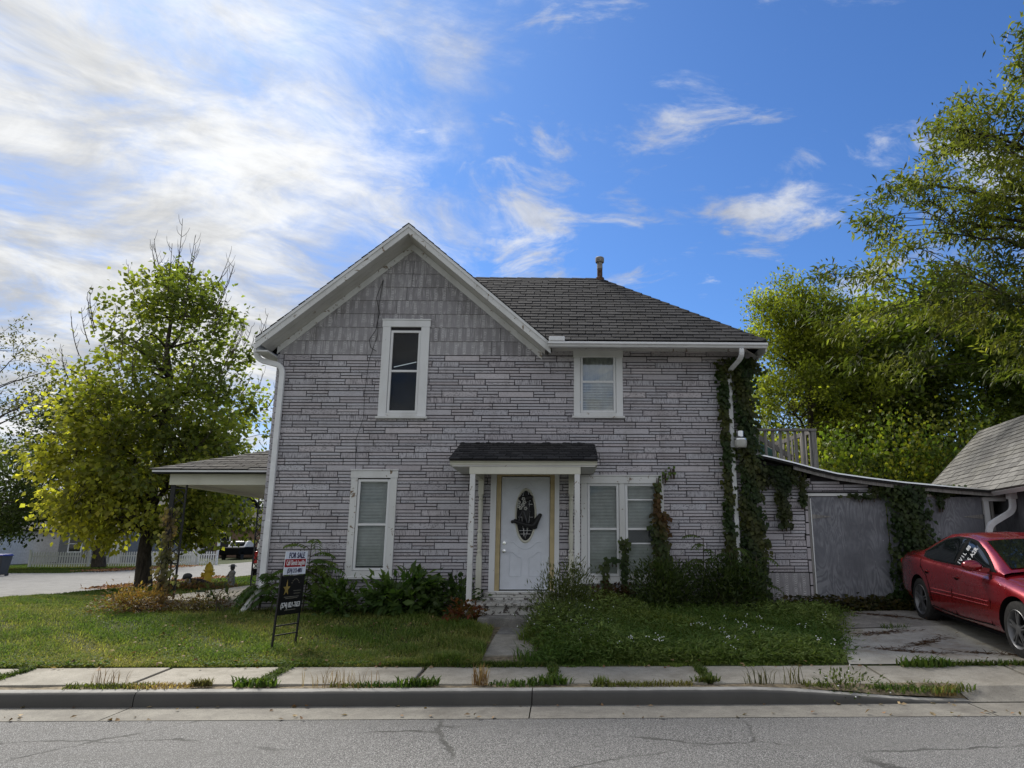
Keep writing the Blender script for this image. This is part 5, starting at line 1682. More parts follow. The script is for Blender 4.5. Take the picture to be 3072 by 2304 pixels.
far_house('white_house', 'white clapboard house with a low gable at the far left', -55.5, -45.5, 60, 70, 2.9, 2.0, m_vinyl, m_shin, 'y', [(-49.5, 1.0, 1.0, 1.3)])
far_house('grey_house', 'small pale grey clapboard house behind the low picket fence', -43.5, -37.6, 64, 72, 3.0, 2.0, m_vinylg, m_shin, 'x', [(-42.6, 1.1, 1.0, 1.3), (-40.4, 1.1, 1.0, 1.3)], (-39.0, -38.1))
m_vinyld = plain('blue_grey_vinyl', (.13, .138, .155), .6)
t_ = far_house('porch_house', 'two storey blue-grey house with a porch seen past the side porch', -48, -37.6, 80, 90, 5.6, 2.2, m_vinyld, m_shin, 'x', [(-44.5, 1.1, 1.1, 1.4), (-42.4, 1.1, 1.1, 1.4), (-39.6, 3.5, 1.0, 1.4), (-39.6, 1.0, 1.0, 1.5)])
m_ = MB(); m_.box(-44, -38, 77.6, 79.9, 2.95, 3.15); m_.build('porch_roof', m_vinylg, t_)
for xx in (-43.7, -41.0, -38.3):
    m_ = MB(); m_.beam((xx, 77.9, .3), (xx, 77.9, 2.95), .25, .25, (0, 1, 0)); m_.build('porch_post', m_vinyl, t_)
t_ = far_house('brick_house', 'brown brick house with a dark carport behind the iron porch posts', -37.2, -28.5, 78, 88, 3.1, 2.2, m_brickh, m_shin, 'x', [(-36.2, .9, .9, 1.7)], None, False)

# white van and dark pickup, mostly hidden by the house corner
vn = thing('white_van', 'white van with a tall red tail lamp half hidden behind the house corner', 'van', (-11.6, 32.5, .2))
vx0, vx1, vy0 = -12.52, -10.6, 30.0
m_ = MB(); m_.prism([(vx0, vy0, .55), (vx0, vy0 - .02, 1.2), (vx0 + .02, vy0 + .12, 1.85), (vx0 + .02, vy0 + 3.3, 1.9), (vx0 + .02, vy0 + 4.1, 1.35), (vx0, vy0 + 5.0, 1.15), (vx0, vy0 + 5.1, .55)], (vx1 - vx0, 0, 0)); m_.build('body', m_vanw, vn, bevel=.12)
for s in (vx0 - .004, vx1 - .14):
    m_ = MB(); m_.box(s, s + .15, vy0 - .035, vy0 + .1, .88, 1.36); m_.build('taillight', m_redlamp, vn, bevel=.03)
m_ = MB(); m_.box(vx0 - .02, vx1 + .02, vy0 - .12, vy0 + .2, .42, .68); m_.build('bumper', m_trim, vn, bevel=.03)
m_ = MB(); m_.box(vx0 + .25, vx1 - .25, vy0 - .012, vy0 + .1, 1.3, 1.72); m_.build('rear_window', m_cglass, vn)
for wx in (vx0 + .1, vx1 - .3):
    for wy in (vy0 + .9, vy0 + 4.0):
        m_ = MB(); m_.lathe((wx, wy, .50), [(.20, 0), (.33, 0), (.34, .02), (.34, .2), (.33, .22), (.2, .22)], 22, (1, 0, 0)); m_.build('wheel', m_tyre, vn, True)
pk = thing('pickup_truck', 'dark pickup truck parked beside the brown brick house', 'truck', (-32.5, 72, .3))
x0, x1, y0 = -33.5, -31.6, 72.0; z0 = float(gz(-32, 72))
m_ = MB(); m_.prism([(x0, y0, z0 + .45), (x0, y0, z0 + 1.15), (x0, y0 + 1.6, z0 + 1.2), (x0, y0 + 5.2, z0 + 1.2), (x0, y0 + 5.2, z0 + .45)], (x1 - x0, 0, 0)); m_.build('body', m_trim, pk, bevel=.08)
m_ = MB(); m_.prism([(x0 + .1, y0 + 1.5, z0 + 1.2), (x0 + .15, y0 + 2.1, z0 + 1.8), (x0 + .15, y0 + 3.4, z0 + 1.82), (x0 + .1, y0 + 3.8, z0 + 1.2)], (x1 - x0 - .2, 0, 0)); m_.build('cab', m_vanw, pk, bevel=.06)
m_ = MB(); m_.prism([(x0 + .25, y0 + 1.60, z0 + 1.28), (x0 + .25, y0 + 1.97, z0 + 1.70), (x1 - .25, y0 + 1.97, z0 + 1.70), (x1 - .25, y0 + 1.60, z0 + 1.28)], (0, -.02, .0)); m_.build('windshield', m_cglass, pk)
for wx in (x0 + .0, x1 - .22):
    for wy in (y0 + .9, y0 + 4.2):
        m_ = MB(); m_.lathe((wx, wy, z0 + .36), [(.2, 0), (.36, 0), (.36, .22), (.2, .22)], 18, (1, 0, 0)); m_.build('wheel', m_tyre, pk)
m_ = MB(); m_.tube([(-34.6, 73, .2), (-34.6, 73, 8.6)], [.16, .12], 10); o = m_.build('utility_pole', m_bark); tag(o, 'dark wooden utility pole in front of the blue-grey house', 'pole')

# ------------------------------------------------------------------ vegetation
def unit(a):
    return a / np.maximum(np.linalg.norm(a, axis=-1, keepdims=True), 1e-9)


def leaves(name, P, A, N, L, W, tint, mat=None, parent=None, fold=.12, kind=None):
    """one folded four-point leaf per row"""
    n = len(P); A = unit(A); S = unit(np.cross(A, N)); N2 = np.cross(S, A)
    L = np.broadcast_to(L, n)[:, None]; W = np.broadcast_to(W, n)[:, None]
    mid = P + A * L * .45
    V = np.stack([P, mid + S * W / 2 + N2 * W * fold, P + A * L - N2 * L * .08, mid - S * W / 2 + N2 * W * fold], 1).reshape(-1, 3)
    b = np.arange(n)[:, None] * 4
    F_ = np.concatenate([b + [0, 1, 2], b + [0, 2, 3]])
    o = raw(name, V, [F_], mat or m_leaf, parent, col=np.repeat(tint, 4, 0))
    if kind: o['kind'] = kind
    return o


def tints(g, n, base, alt, f, vary=.25):
    """mix of two leaf colours by factor f plus a random brightness"""
    f = np.clip(np.broadcast_to(f, n), 0, 1)[:, None]
    c = np.array(base) * (1 - f) + np.array(alt) * f
    return np.clip(c * (1 + vary * g.standard_normal((n, 1))), .003, .9)


def branches(name, lines, mat, parent, sides=5):
    m_ = MB()
    for pth, rr_ in lines: m_.tube(pth, rr_, sides, False)
    return m_.build(name, mat, parent, True)


def bez(a, b, c, n=6):
    t = np.linspace(0, 1, n)[:, None]
    return a * (1 - t) ** 2 + b * 2 * t * (1 - t) + c * t * t


def tree(name, label, base, top, r0, C, cr, per, L, W, base_c, alt_c, ffun, seed, nl=14, limb_lo=.22, group=None, droop=.3, flat=.7, twigs=0, mat=None, subr=1.0, trunk_mat=None, lift=.55, wob=.12, contrast=.5):
    g = np.random.default_rng(seed); base = np.array(base, float); top = np.array(top, float)
    t_ = thing(name, label, 'tree', tuple(base), group)
    H_ = top[2] - base[2]
    tr = np.linspace(0, 1, 10)[:, None]
    trunk = base + (top - base) * tr + np.concatenate([np.zeros((1, 3)), g.normal(0, wob, (9, 3)) * [1, 1, 0]])
    branches('trunk', [(trunk, [r0 * 1.35] + [r0 * (1 - .85 * q) for q in np.linspace(.03, 1, 9)])], trunk_mat or m_bark, t_, 12)
    nodes = [(p, r0 * (1 - .8 * i / 9)) for i, p in enumerate(trunk) if i / 9 >= limb_lo]
    lines = []
    pick = g.choice(len(C), min(nl, len(C)), replace=False)
    for k in pick:
        tgt = C[k]
        hz = np.clip(tgt[2] - lift * np.linalg.norm((tgt - base)[:2]), base[2] + H_ * limb_lo, top[2] - .3)
        q = (hz - base[2]) / H_; a = base + (top - base) * q
        ra = r0 * (1 - .8 * q) * .55
        mid = a * .4 + tgt * .6 + np.array([0, 0, .10 * np.linalg.norm(tgt - a)]) * (1 if tgt[2] > a[2] else 2)
        p = bez(a, mid, tgt, 8) + g.normal(0, .05, (8, 3)) * np.linspace(0, 1, 8)[:, None]
        rr_ = np.linspace(ra, .018, 8)
        lines.append((p, list(rr_)))
        nodes += [(p[i], rr_[i]) for i in range(2, 8)]
    NP = np.array([q[0] for q in nodes]); NR = np.array([q[1] for q in nodes])
    for c in C:
        d = np.linalg.norm(NP - c, axis=1) + np.where(NP[:, 2] > c[2] + .2, 1.5, 0)
        i = int(np.argmin(d)); a = NP[i]
        if d[i] < .25: continue
        mid = (a + c) / 2 + np.array([0, 0, .12 * d[i]]) + g.normal(0, .08 * d[i], 3)
        lines.append((bez(a, mid, c, 5), list(np.linspace(min(NR[i] * .6, .05), .008, 5))))
    for k in range(twigs):
        pass
    branches('branch', lines, trunk_mat or m_bark, t_, 5)
    n = len(C) * per
    ci = np.repeat(np.arange(len(C)), per)
    off = g.standard_normal((n, 3)) * (np.broadcast_to(cr, len(C))[ci][:, None] * [.62, .62, .62 * flat])
    P = C[ci] + off
    out = unit(P - (base + top) / 2 * [1, 1, 0] - [0, 0, (base[2] + top[2]) / 2])
    A = unit(out * .6 + g.standard_normal((n, 3)) * .7 - [0, 0, droop])
    N = unit(np.array([0, 0, 1.0]) + g.standard_normal((n, 3)) * .55)
    cf = g.random(len(C))
    f = ffun(P, g, cf[ci])
    sz = g.uniform(.7, 1.25, n)
    leaves('crown', P, A, N, L * sz, W * sz, tints(g, n, base_c, alt_c, f, .2) * (1 + contrast * (cf[ci][:, None] - .5)), mat, t_)
    return t_, lines, NP


def ell_pts(g, n, c, r, hollow=.45, zmin=None):
    P = []
    while len(P) < n:
        q = g.standard_normal(3); q /= np.linalg.norm(q); q = q * g.uniform(hollow, 1) ** .6
        p = np.array(c) + q * r
        if zmin is None or p[2] > zmin: P.append(p)
    return np.array(P)


# the big maple on the left
g = np.random.default_rng(3)
zr = np.array([1.5, 2.4, 3.6, 5.0, 6.5, 8.0, 9.2, 10.3, 11.0]); rr_ = np.array([1.9, 2.9, 3.3, 3.4, 3.25, 2.8, 2.1, 1.3, .5])
C = []
while len(C) < 400:
    z = g.choice([g.uniform(1.7, 6.5), g.uniform(1.9, 10.9)], p=[.60, .40])
    r_ = np.interp(z, zr, rr_); a = g.uniform(0, 2 * math.pi); q = r_ * g.uniform(.12, 1) ** .6 * g.uniform(.86, 1.08)
    if z < 2.6 and q < 1.2: continue
    C.append((-13.0 + q * math.cos(a), 23.2 + q * math.sin(a) * .9, z))
C = np.array(C)
maple, ml, mn = tree('maple_tree', 'large maple turning yellow-green with bare twig tips beside the side porch', (-13.05, 23.3, .22), (-13.2, 23.2, 10.2), .20, C, g.uniform(.38, .62, len(C)), 76, .165, .135,
     (.135, .165, .032), (.48, .40, .055), lambda P, g, cf: .17 + .20 * np.clip((-13.2 - P[:, 0]) / 3.2, -.5, 1) + .16 * np.clip((5 - P[:, 2]) / 3, -1, 1) + .26 * (cf - .5) + .10 * g.standard_normal(len(P)), 4, 24, .17, droop=.45, contrast=.9)
tw = []
for k in range(58):      # leafless shoots that stick out of the top
    a = g.uniform(0, 2 * math.pi)
    z = g.uniform(6.2, 10.8); r_ = np.interp(z, zr, rr_) * g.uniform(.55, 1.0)
    p = np.array([-13.0 + r_ * math.cos(a), 23.2 + r_ * math.sin(a), z - .3]); h = g.uniform(.8, 1.7) * (1.15 if z > 9 else .85)
    e = p + np.array([math.cos(a) * .35, math.sin(a) * .2, 1]) * h
    c_ = bez(p, (p + e) / 2 + np.array([math.cos(a) * .15, 0, 0]), e, 7)
    tw.append((c_, list(np.linspace(.017, .007, 7))))
    for j in range(7):
        q = c_[1 + j % 5] + (c_[2 + j % 5] - c_[1 + j % 5]) * g.random(); s = g.uniform(-1, 1)
        e2 = q + np.array([s * .22, g.uniform(-.1, .1), .36]) * h * g.uniform(.4, .9)
        tw.append((bez(q, (q + e2) / 2 + np.array([s * .06, 0, -.04]) * h, e2, 4), [.008, .007, .006, .004]))
branches('bare_twig', tw, m_twig, maple, 4)['kind'] = 'stuff'

# far left: dark tree, mid green tree, thin tall tree
g = np.random.default_rng(8)
C = np.concatenate([ell_pts(g, 210, (-34.5, 52, 8.4), (5.0, 4.5, 5.6), .3), ell_pts(g, 30, (-36.5, 50, 3.9), (3.2, 2.5, 1.8), .3)])
tree('shade_tree', 'dark shade tree standing behind the low picket fence', (-32.4, 52, .1), (-33, 52, 11), .36, C, .95, 75, .26, .17, (.028, .045, .014), (.060, .062, .018), lambda P, g, cf: .3 * cf + .2 * g.random(len(P)), 9, 14, .25, droop=.5, group='trees across the side street')  # leaf colours set low, the tree's backlit shade is put into them
C = ell_pts(g, 120, (-36.0, 46, 4.7), (3.9, 3.2, 3.3), .3, 2.2)
tree('bushy_tree', 'mid green bushy tree in front of the white clapboard house', (-36.4, 46.5, .1), (-36.4, 46.5, 6), .2, C, .75, 85, .20, .14, (.055, .085, .02), (.11, .125, .03), lambda P, g, cf: .5 * cf + .3 * g.random(len(P)), 10, 10, .3, droop=.4, group='trees across the side street')
C = ell_pts(g, 80, (-33.6, 42, 11.6), (3.0, 2.5, 3.4), .4)
tree('slender_tree', 'tall thin tree with sparse leaves against the cloud at the far left', (-34.2, 42, .1), (-34.0, 42, 13), .2, C, .65, 26, .24, .09, (.050, .055, .020), (.11, .095, .03), lambda P, g, cf: .5 * cf, 12, 16, .5, droop=.5, group='trees across the side street')
for (x, y, zc, rx, rz, lab, sd2) in ((-60, 98, 6.5, 7, 6.5, 'broad distant tree behind the white clapboard house', 1), (-46, 102, 7.5, 7, 7, 'distant tree rising behind the pale grey house', 2), (-31, 104, 6.5, 5, 6.3, 'distant tree behind the brown brick house', 3), (-20, 96, 6, 6, 6, 'distant tree hidden partly by the house corner', 4)):
    C = ell_pts(g, 70, (x, y, zc), (rx, 4, rz), .2, 1)
    tree('distant_tree', lab, (x, y, .4), (x, y, zc + rz * .5), .4, C, 1.7, 60, .5, .36, (.035, .055, .018), (.075, .085, .025), lambda P, g, cf: .6 * cf, 20 + sd2, 6, .3, group='trees across the side street')

# right: pale honey locust beside the roof, tall mass behind, overhanging locust, bramble
g = np.random.default_rng(15)
C = np.concatenate([ell_pts(g, 210, (8.6, 24.5, 6.4), (2.8, 2.2, 3.8), .25, 1.5), ell_pts(g, 90, (8.5, 24.5, 9.6), (1.7, 1.5, 1.7), .2)])
tree('locust_tree', 'pale yellow-green locust tree just right of the house roof', (9.0, 24.5, .4), (8.6, 24.5, 9.8), .2, C, .46, 130, .14, .066, (.13, .17, .026), (.30, .29, .040), lambda P, g, cf: .15 + .6 * cf * .8 + .1 * g.standard_normal(len(P)), 16, 18, .2, droop=.25, group='trees behind the garages')
C = np.concatenate([ell_pts(g, 420, (15.0, 28, 7.2), (5.6, 3.0, 5.8), .35, .8), ell_pts(g, 230, (11.6, 26, 5.4), (2.9, 2.0, 5.0), .3, .8), ell_pts(g, 110, (20.5, 28, 7), (4.0, 3, 5.0), .3, 1)])
tree('broad_tree', 'broad dense green tree filling the background behind the garages', (15.0, 28, .4), (15.0, 28, 11), .35, C, .60, 125, .24, .14, (.082, .115, .024), (.22, .22, .036), lambda P, g, cf: .12 + .45 * np.clip((14.5 - P[:, 0]) / 4, -.3, 1) * cf + .3 * (cf - .4) + .1 * g.standard_normal(len(P)), 17, 26, .18, droop=.35, group='trees behind the garages', contrast=.7)
# overhanging locust: feathery sprays on long limbs that come in from the right
poly = [(6.5, 6.8), (7.8, 5.8), (15.5, 6.2), (15.5, 16.2), (13.0, 15.6), (10.8, 13.5), (9.4, 11.9), (7.9, 10.1), (6.8, 8.6)]


def inpoly(x, z):
    c = False
    for i in range(len(poly)):
        (x0, z0), (x1, z1) = poly[i - 1], poly[i]
        if (z0 > z) != (z1 > z) and x < (x1 - x0) * (z - z0) / (z1 - z0) + x0: c = not c
    return c


C = []
while len(C) < 330:
    x, z = g.uniform(6.4, 15.5), g.uniform(5.7, 16.8)
    if inpoly(x, z) and g.random() < .42 + .58 * np.clip((x - 7.2) / 5, 0, 1): C.append((x, 17 + g.uniform(-1.6, 1.6), z))
C = np.array(C)
tree('overhanging_tree', 'tall locust with feathery leaves overhanging from the right edge', (15.2, 17.4, .4), (13.6, 17.2, 13.5), .34, C, .42, 100, .20, .060, (.075, .100, .022), (.20, .18, .036), lambda P, g, cf: .45 * cf + .12 * g.standard_normal(len(P)), 18, 34, .35, droop=.65, flat=.5, group='trees behind the garages', lift=.15, wob=.15, contrast=.9)
C = np.concatenate([ell_pts(g, 90, (9.0, 20.2, 3.0), (2.4, .8, 2.3), .3, .5), ell_pts(g, 40, (11.2, 19.8, 3.4), (1.4, .7, 1.8), .3, .5), ell_pts(g, 30, (6.6, 20.6, 3.0), (1.3, .7, 2.0), .3, .5)])
n = len(C) * 75; ci = np.repeat(np.arange(len(C)), 75)
P = C[ci] + g.standard_normal((n, 3)) * [.34, .3, .34]
cf = g.random(len(C))[ci]
bt = thing('wild_grapevine', 'tangle of wild grapevine with large yellowing leaves behind the lean-to', 'vine', (9, 20, .4))
leaves('foliage', P, unit(g.standard_normal((n, 3)) * .8 + [0, -.3, -.8]), unit(g.standard_normal((n, 3)) * .5 + [0, -.8, .5]), g.uniform(.07, .17, n), g.uniform(.06, .145, n), tints(g, n, (.10, .145, .022), (.46, .38, .035), .08 + .5 * (cf - .4) + .3 * (g.random(n) > .92), .25), None, bt)
lines = []
for k in range(40):
    a = np.array([g.uniform(6, 12), 20.3, .3]); e = C[g.integers(len(C))]
    lines.append((bez(a, (a + e) / 2 + g.normal(0, .4, 3), e, 6), list(np.linspace(.025, .008, 6))))
branches('stem', lines, m_twig, bt, 4)


# ---- plants along the house
def fronds(name, label, spots, Lr, pairs, ll, lw, base_c, alt_c, seed, hgt, cat='plant', stem_r=.012, group=None):
    """plants with long leaves made of paired leaflets (tree-of-heaven, sumac)"""
    g = np.random.default_rng(seed)
    t_ = thing(name, label, cat, (spots[0][0], spots[0][1], float(gz(spots[0][0], spots[0][1]))), group)
    P, A, N, T, LL = [], [], [], [], []; lines = []
    for (x, y, h, nf) in spots:
        b = np.array([x, y, float(gz(x, y))]); tp = b + np.array([g.uniform(-.08, .08), g.uniform(-.1, .02), h])
        lines.append((bez(b, (b + tp) / 2 + g.normal(0, .03, 3), tp, 5), list(np.linspace(stem_r, stem_r * .6, 5))))
        for k in range(nf):
            q = g.uniform(.25, 1); o_ = b + (tp - b) * q; a = g.uniform(0, 2 * math.pi) if g.random() < .35 else g.uniform(math.pi, 2 * math.pi)
            L_ = Lr * g.uniform(.7, 1.2)
            d_h = np.array([math.cos(a), math.sin(a) * .75, 0])
            e = o_ + d_h * L_ * .85 + np.array([0, 0, L_ * g.uniform(-.35, .15)]); m_ = o_ + d_h * L_ * .45 + np.array([0, 0, L_ * .35])
            c_ = bez(o_, m_, e, 7); lines.append((c_, list(np.linspace(.006, .002, 7))))
            c2 = bez(o_, m_, e, pairs + 2); fr_ = g.random()
            for j in range(2, pairs + 2):
                tan = unit(c2[j] - c2[j - 1]); sd_ = unit(np.cross(tan, [0, 0, 1.0]))
                for s in (-1, 1):
                    P.append(c2[j]); A.append(sd_ * s + tan * .35 - np.array([0, 0, .45])); N.append(np.array([0, 0, 1.0]) + tan * .2 + g.normal(0, .15, 3))
                    T.append(fr_); LL.append(math.sin(math.pi * (j + 1) / (pairs + 4)) ** .4)
    P, A, N, T, LL = map(np.array, (P, A, N, T, LL)); n = len(P)
    leaves('leaflet', P, A, N, ll * LL * g.uniform(.8, 1.2, n), lw * LL * g.uniform(.8, 1.2, n), tints(g, n, base_c, alt_c, T * .8, .15), None, t_, kind='stuff')
    branches('stem', lines, m_twig, t_, 4)
    return t_


def bush(name, label, c, r, n, L, W, base_c, alt_c, seed, cat='bush', up=.5, zlo=.0, fl=0, flc=(.75, .75, .72), group=None, dens=.35):
    g = np.random.default_rng(seed); z0 = float(gz(c[0], c[1]))
    t_ = thing(name, label, cat, (c[0], c[1], z0), group)
    ncl = max(6, n // 30)
    C = ell_pts(g, ncl, (c[0], c[1], z0 + r[2] * .35), (r[0] * .92, r[1] * .9, r[2] * .65), dens, z0 + .03)
    ci = g.integers(0, ncl, n)
    P = C[ci] + g.standard_normal((n, 3)) * [.10, .09, .08]
    P[:, 2] = np.maximum(P[:, 2], z0 + .01 + zlo * 0)
    cf = g.random(ncl)[ci]
    out = unit(P - np.array([c[0], c[1] + .2, z0 + r[2] * .2]))
    A = unit(out + g.standard_normal((n, 3)) * .55 + [0, 0, up - .4]); N = unit(out * .5 + np.array([0, -.2, .8]) + g.standard_normal((n, 3)) * .3)
    sz = g.uniform(.7, 1.3, n)
    leaves('foliage', P, A, N, L * sz, W * sz, tints(g, n, base_c, alt_c, cf * .8 + .1 * g.standard_normal(n), .18), None, t_)
    lines = []
    for k in range(min(26, ncl)):
        b = np.array([c[0] + g.normal(0, r[0] * .25), c[1] + g.normal(0, r[1] * .25), z0]); e = C[k % ncl]
        lines.append((bez(b, (b + e) / 2 + g.normal(0, .05, 3), e, 5), list(np.linspace(.010, .004, 5))))
    branches('stem', lines, m_twig, t_, 4)
    if fl:
        k = g.integers(0, n, fl); q = P[k] + out[k] * .04 + [0, -.02, .03]
        m2 = MB()
        for p in q: m2.blob(tuple(p), (.009, .009, .007), 5, 3)
        m2.build('white_blossom', m_pwhite, t_)
    return t_


DG, MG = (.045, .085, .020), (.095, .15, .032)
fronds('tree_of_heaven', 'tall feathery sapling against the siding right behind the for sale sign', [(-4.42, 12.75, 1.15, 16), (-4.18, 12.7, .80, 13), (-4.62, 12.75, .7, 10)], .55, 9, .15, .05, (.065, .12, .026), (.16, .20, .04), 41, 1.2)
fronds('sumac_sapling', 'low feathery sapling at the left house corner beside the white downspout', [(-5.15, 12.7, .62, 12), (-4.9, 12.6, .55, 11), (-5.3, 12.8, .38, 6)], .40, 8, .14, .05, (.05, .10, .022), (.10, .14, .03), 42, .8)
bush('dark_shrub', 'low dark shrub between the sapling and the lower left window', (-3.72, 12.55), (.42, .35, .52), 900, .11, .055, DG, MG, 43)
bush('broadleaf_bush', 'broad-leaved dark green bush below the lower left window', (-2.7, 12.55), (.64, .38, .66), 1050, .19, .08, (.048, .095, .024), (.11, .165, .042), 44, up=.2)
bush('dark_shrub', 'dark low shrub left of the porch post', (-1.78, 12.35), (.42, .4, .48), 900, .10, .06, (.034, .062, .018), (.07, .10, .03), 45)
bush('flowering_weed', 'tall fine-leaved weed with tiny white flowers right of the front step', (.02, 11.45), (.55, .5, 1.0), 4200, .075, .014, (.06, .085, .025), (.13, .14, .04), 46, 'weed', 1.0, fl=130, dens=.1)
bush('flowering_weed', 'low fine-leaved weed with white flowers spilling over the walk slab', (.05, 10.4), (.55, .6, .50), 3600, .085, .016, (.055, .085, .025), (.12, .14, .04), 47, 'weed', .9, fl=90, dens=.1)
bush('thicket', 'dark weedy thicket below the right pair of windows', (1.75, 12.45), (.75, .5, .85), 4200, .085, .026, (.040, .065, .020), (.095, .125, .034), 48, up=.7, dens=.1)
bush('thicket', 'dark weedy thicket at the foot of the ivy-covered corner', (2.85, 12.5), (.75, .5, .95), 4400, .085, .026, (.036, .060, .019), (.085, .11, .032), 49, up=.7, dens=.1)
bush('red_creeper', 'reddish creeper on the ground right of the porch', (.85, 12.6), (.45, .3, .40), 1100, .07, .05, (.07, .03, .015), (.05, .07, .02), 50, 'creeper')
bush('red_creeper', 'small red-leaved creeper left of the front step', (-1.55, 11.6), (.28, .22, .22), 380, .085, .05, (.16, .035, .015), (.05, .08, .02), 51, 'creeper')
fronds('sumac_sapling', 'feathery sapling with arching fronds left of the ivy-covered downspout', [(2.45, 12.7, 1.25, 12), (2.95, 12.65, 1.05, 11), (3.35, 12.7, .95, 12)], .5, 9, .13, .036, (.05, .095, .022), (.10, .135, .03), 52, 1.3)
bush('dead_weed', 'dry brown and orange weed clump at the foot of the iron porch posts', (-7.35, 12.9), (.75, .5, .42), 2000, .07, .022, (.13, .062, .026), (.20, .14, .05), 53, 'weed', .6, dens=.1)
bush('dead_weed', 'dry reddish weeds along the front of the porch slab', (-6.2, 12.95), (.75, .3, .20), 1200, .06, .022, (.11, .055, .03), (.10, .10, .035), 54, 'weed', .6, dens=.1)
bush('leggy_weed', 'leggy weed growing in front of the porch slab', (-5.65, 12.5), (.22, .2, .42), 70, .11, .05, (.035, .05, .02), (.08, .09, .03), 55, 'weed', .4)
bush('leaf_pile', 'heap of dry red-brown leaves around the cat', (-10.3, 20.6), (1.6, .35, .05), 1700, .10, .07, (.20, .09, .04), (.13, .12, .04), 56, 'leaves', .2, dens=.05)


def ivy(name, label, regs, n, L, base_c, alt_c, seed, yw=YF, thick=.12, anchor=None, gap=False):
    """wall creeper: leaves hang over each other on irregular columns (x0, x1, z0, z1) against a wall"""
    g = np.random.default_rng(seed)
    t_ = thing(name, label, 'vine', anchor or ((regs[0][0] + regs[0][1]) / 2, yw, float(gz(regs[0][0], yw))))
    tot = sum((b - a) * (d - c) for a, b, c, d in regs); PP = []; lines = []
    for a, b, c, d in regs:
        k = int(n * (b - a) * (d - c) / tot)
        z = g.uniform(c, d, k); ph = g.uniform(0, 6)
        wob = .06 * np.sin(z * 3.1 + ph) + .05 * np.sin(z * 9.7 + ph * 2)
        x = a + (b - a) * (.5 + np.clip(g.normal(0, .27, k), -.62, .62)) + wob * (b - a) * .8
        y = yw - .02 - thick * g.random(k) * (1 - .6 * np.abs((x - (a + b) / 2) / (b - a + 1e-6)))
        PP.append(np.stack([x, y, z], 1))
        for j in range(3):
            zz = np.linspace(c - .1, d - .05, 9); xx = (a + b) / 2 + (b - a) * .25 * np.sin(zz * (1.5 + j) + j * 2)
            lines.append((np.stack([xx, np.full(9, yw - .025), zz], 1), [.012] * 8 + [.005]))
    P = np.concatenate(PP)
    if gap: P = P[(np.abs(P[:, 0] - np.interp(P[:, 2], [.6, 2.6, 4.7], [3.17, 3.15, 3.15])) > .066 + .02 * np.sin(P[:, 2] * 7)) | (g.random(len(P)) < .10) | (P[:, 2] > 4.6)]
    n = len(P)
    A = unit(np.stack([g.normal(0, .5, n), np.full(n, -.35), g.normal(-.8, .3, n)], 1)); N = unit(np.stack([g.normal(0, .35, n), np.full(n, -1.0), g.normal(.45, .3, n)], 1))
    cl = np.sin(P[:, 0] * 9 + P[:, 2] * 5.3 + seed) * .5 + .5
    sz = g.uniform(.65, 1.25, n)
    leaves('foliage', P, A, N, L * sz, L * .82 * sz, tints(g, n, base_c, alt_c, cl * .75 + .12 * g.standard_normal(n), .22), None, t_)
    branches('stem', lines, m_twig, t_, 4)
    return t_


ivy('corner_ivy', 'dark creeper climbing the right house corner around the white downspout', [(2.93, 3.11, .6, 4.95), (3.20, 3.62, .6, 5.0), (2.95, 3.68, 4.78, 5.08), (3.26, 3.64, .6, 2.2)], 4500, .095, (.030, .058, .015), (.085, .085, .022), 61, 13.06, .17, gap=True)
ivy('window_ivy', 'reddening creeper over the right edge of the paired windows', [(1.64, 1.90, .9, 2.2), (1.68, 1.77, 2.15, 2.72)], 560, .10, (.050, .078, .020), (.13, .055, .022), 62, 13.03, .12)
ivy('thin_creeper', 'thin bright green shoot arching over the top right window corner', [(1.70, 1.78, 2.3, 2.85), (1.80, 1.92, 2.80, 2.95), (1.95, 2.08, 2.88, 3.02)], 48, .06, (.07, .12, .025), (.10, .15, .03), 63, 13.03, .05)
ivy('mullion_creeper', 'young creeper climbing in front of the window mullion', [(1.04, 1.18, .5, 1.75), (.72, .84, .5, 1.40), (.86, 1.0, 1.32, 1.42)], 330, .085, (.035, .065, .018), (.08, .10, .03), 64, 13.02, .06)
ivy('door_ivy', 'dense dark creeper column hanging between the two plywood doors', [(6.05, 6.72, .4, 2.70), (5.95, 6.80, .38, .8)], 2700, .095, (.026, .052, .014), (.060, .082, .020), 65, 13.25, .22)
ivy('eave_ivy', 'creeper trailing under the left end of the lean-to roof edge', [(3.55, 4.45, 2.72, 3.06), (3.98, 4.22, 1.95, 2.95), (4.40, 4.5, 2.35, 2.85)], 1000, .085, (.022, .042, .012), (.06, .066, .018), 66, 13.26, .10)
ivy('header_creeper', 'thin creeper strand along the white door header', [(5.2, 6.0, 2.48, 2.56), (5.7, 6.1, 2.55, 2.72), (6.7, 7.4, 2.55, 2.72), (6.95, 7.1, 2.3, 2.6)], 330, .08, (.03, .05, .014), (.07, .08, .02), 67, 13.25, .06)
ivy('post_vine', 'half-dead vine with brownish leaves climbing the front iron porch post', [(-7.36, -6.95, .62, 1.5), (-7.3, -7.02, 1.4, 2.3)], 300, .085, (.10, .10, .045), (.13, .085, .04), 68, 13.42, .10)
n = 3200
P = np.stack([g.uniform(3.7, 6.7, n), g.uniform(12.55, 13.25, n), np.zeros(n)], 1); P[:, 2] = gz(P[:, 0], P[:, 1]) + g.random(n) ** 2 * .22 * (1 - (13.25 - P[:, 1]) / 1.0) + .02
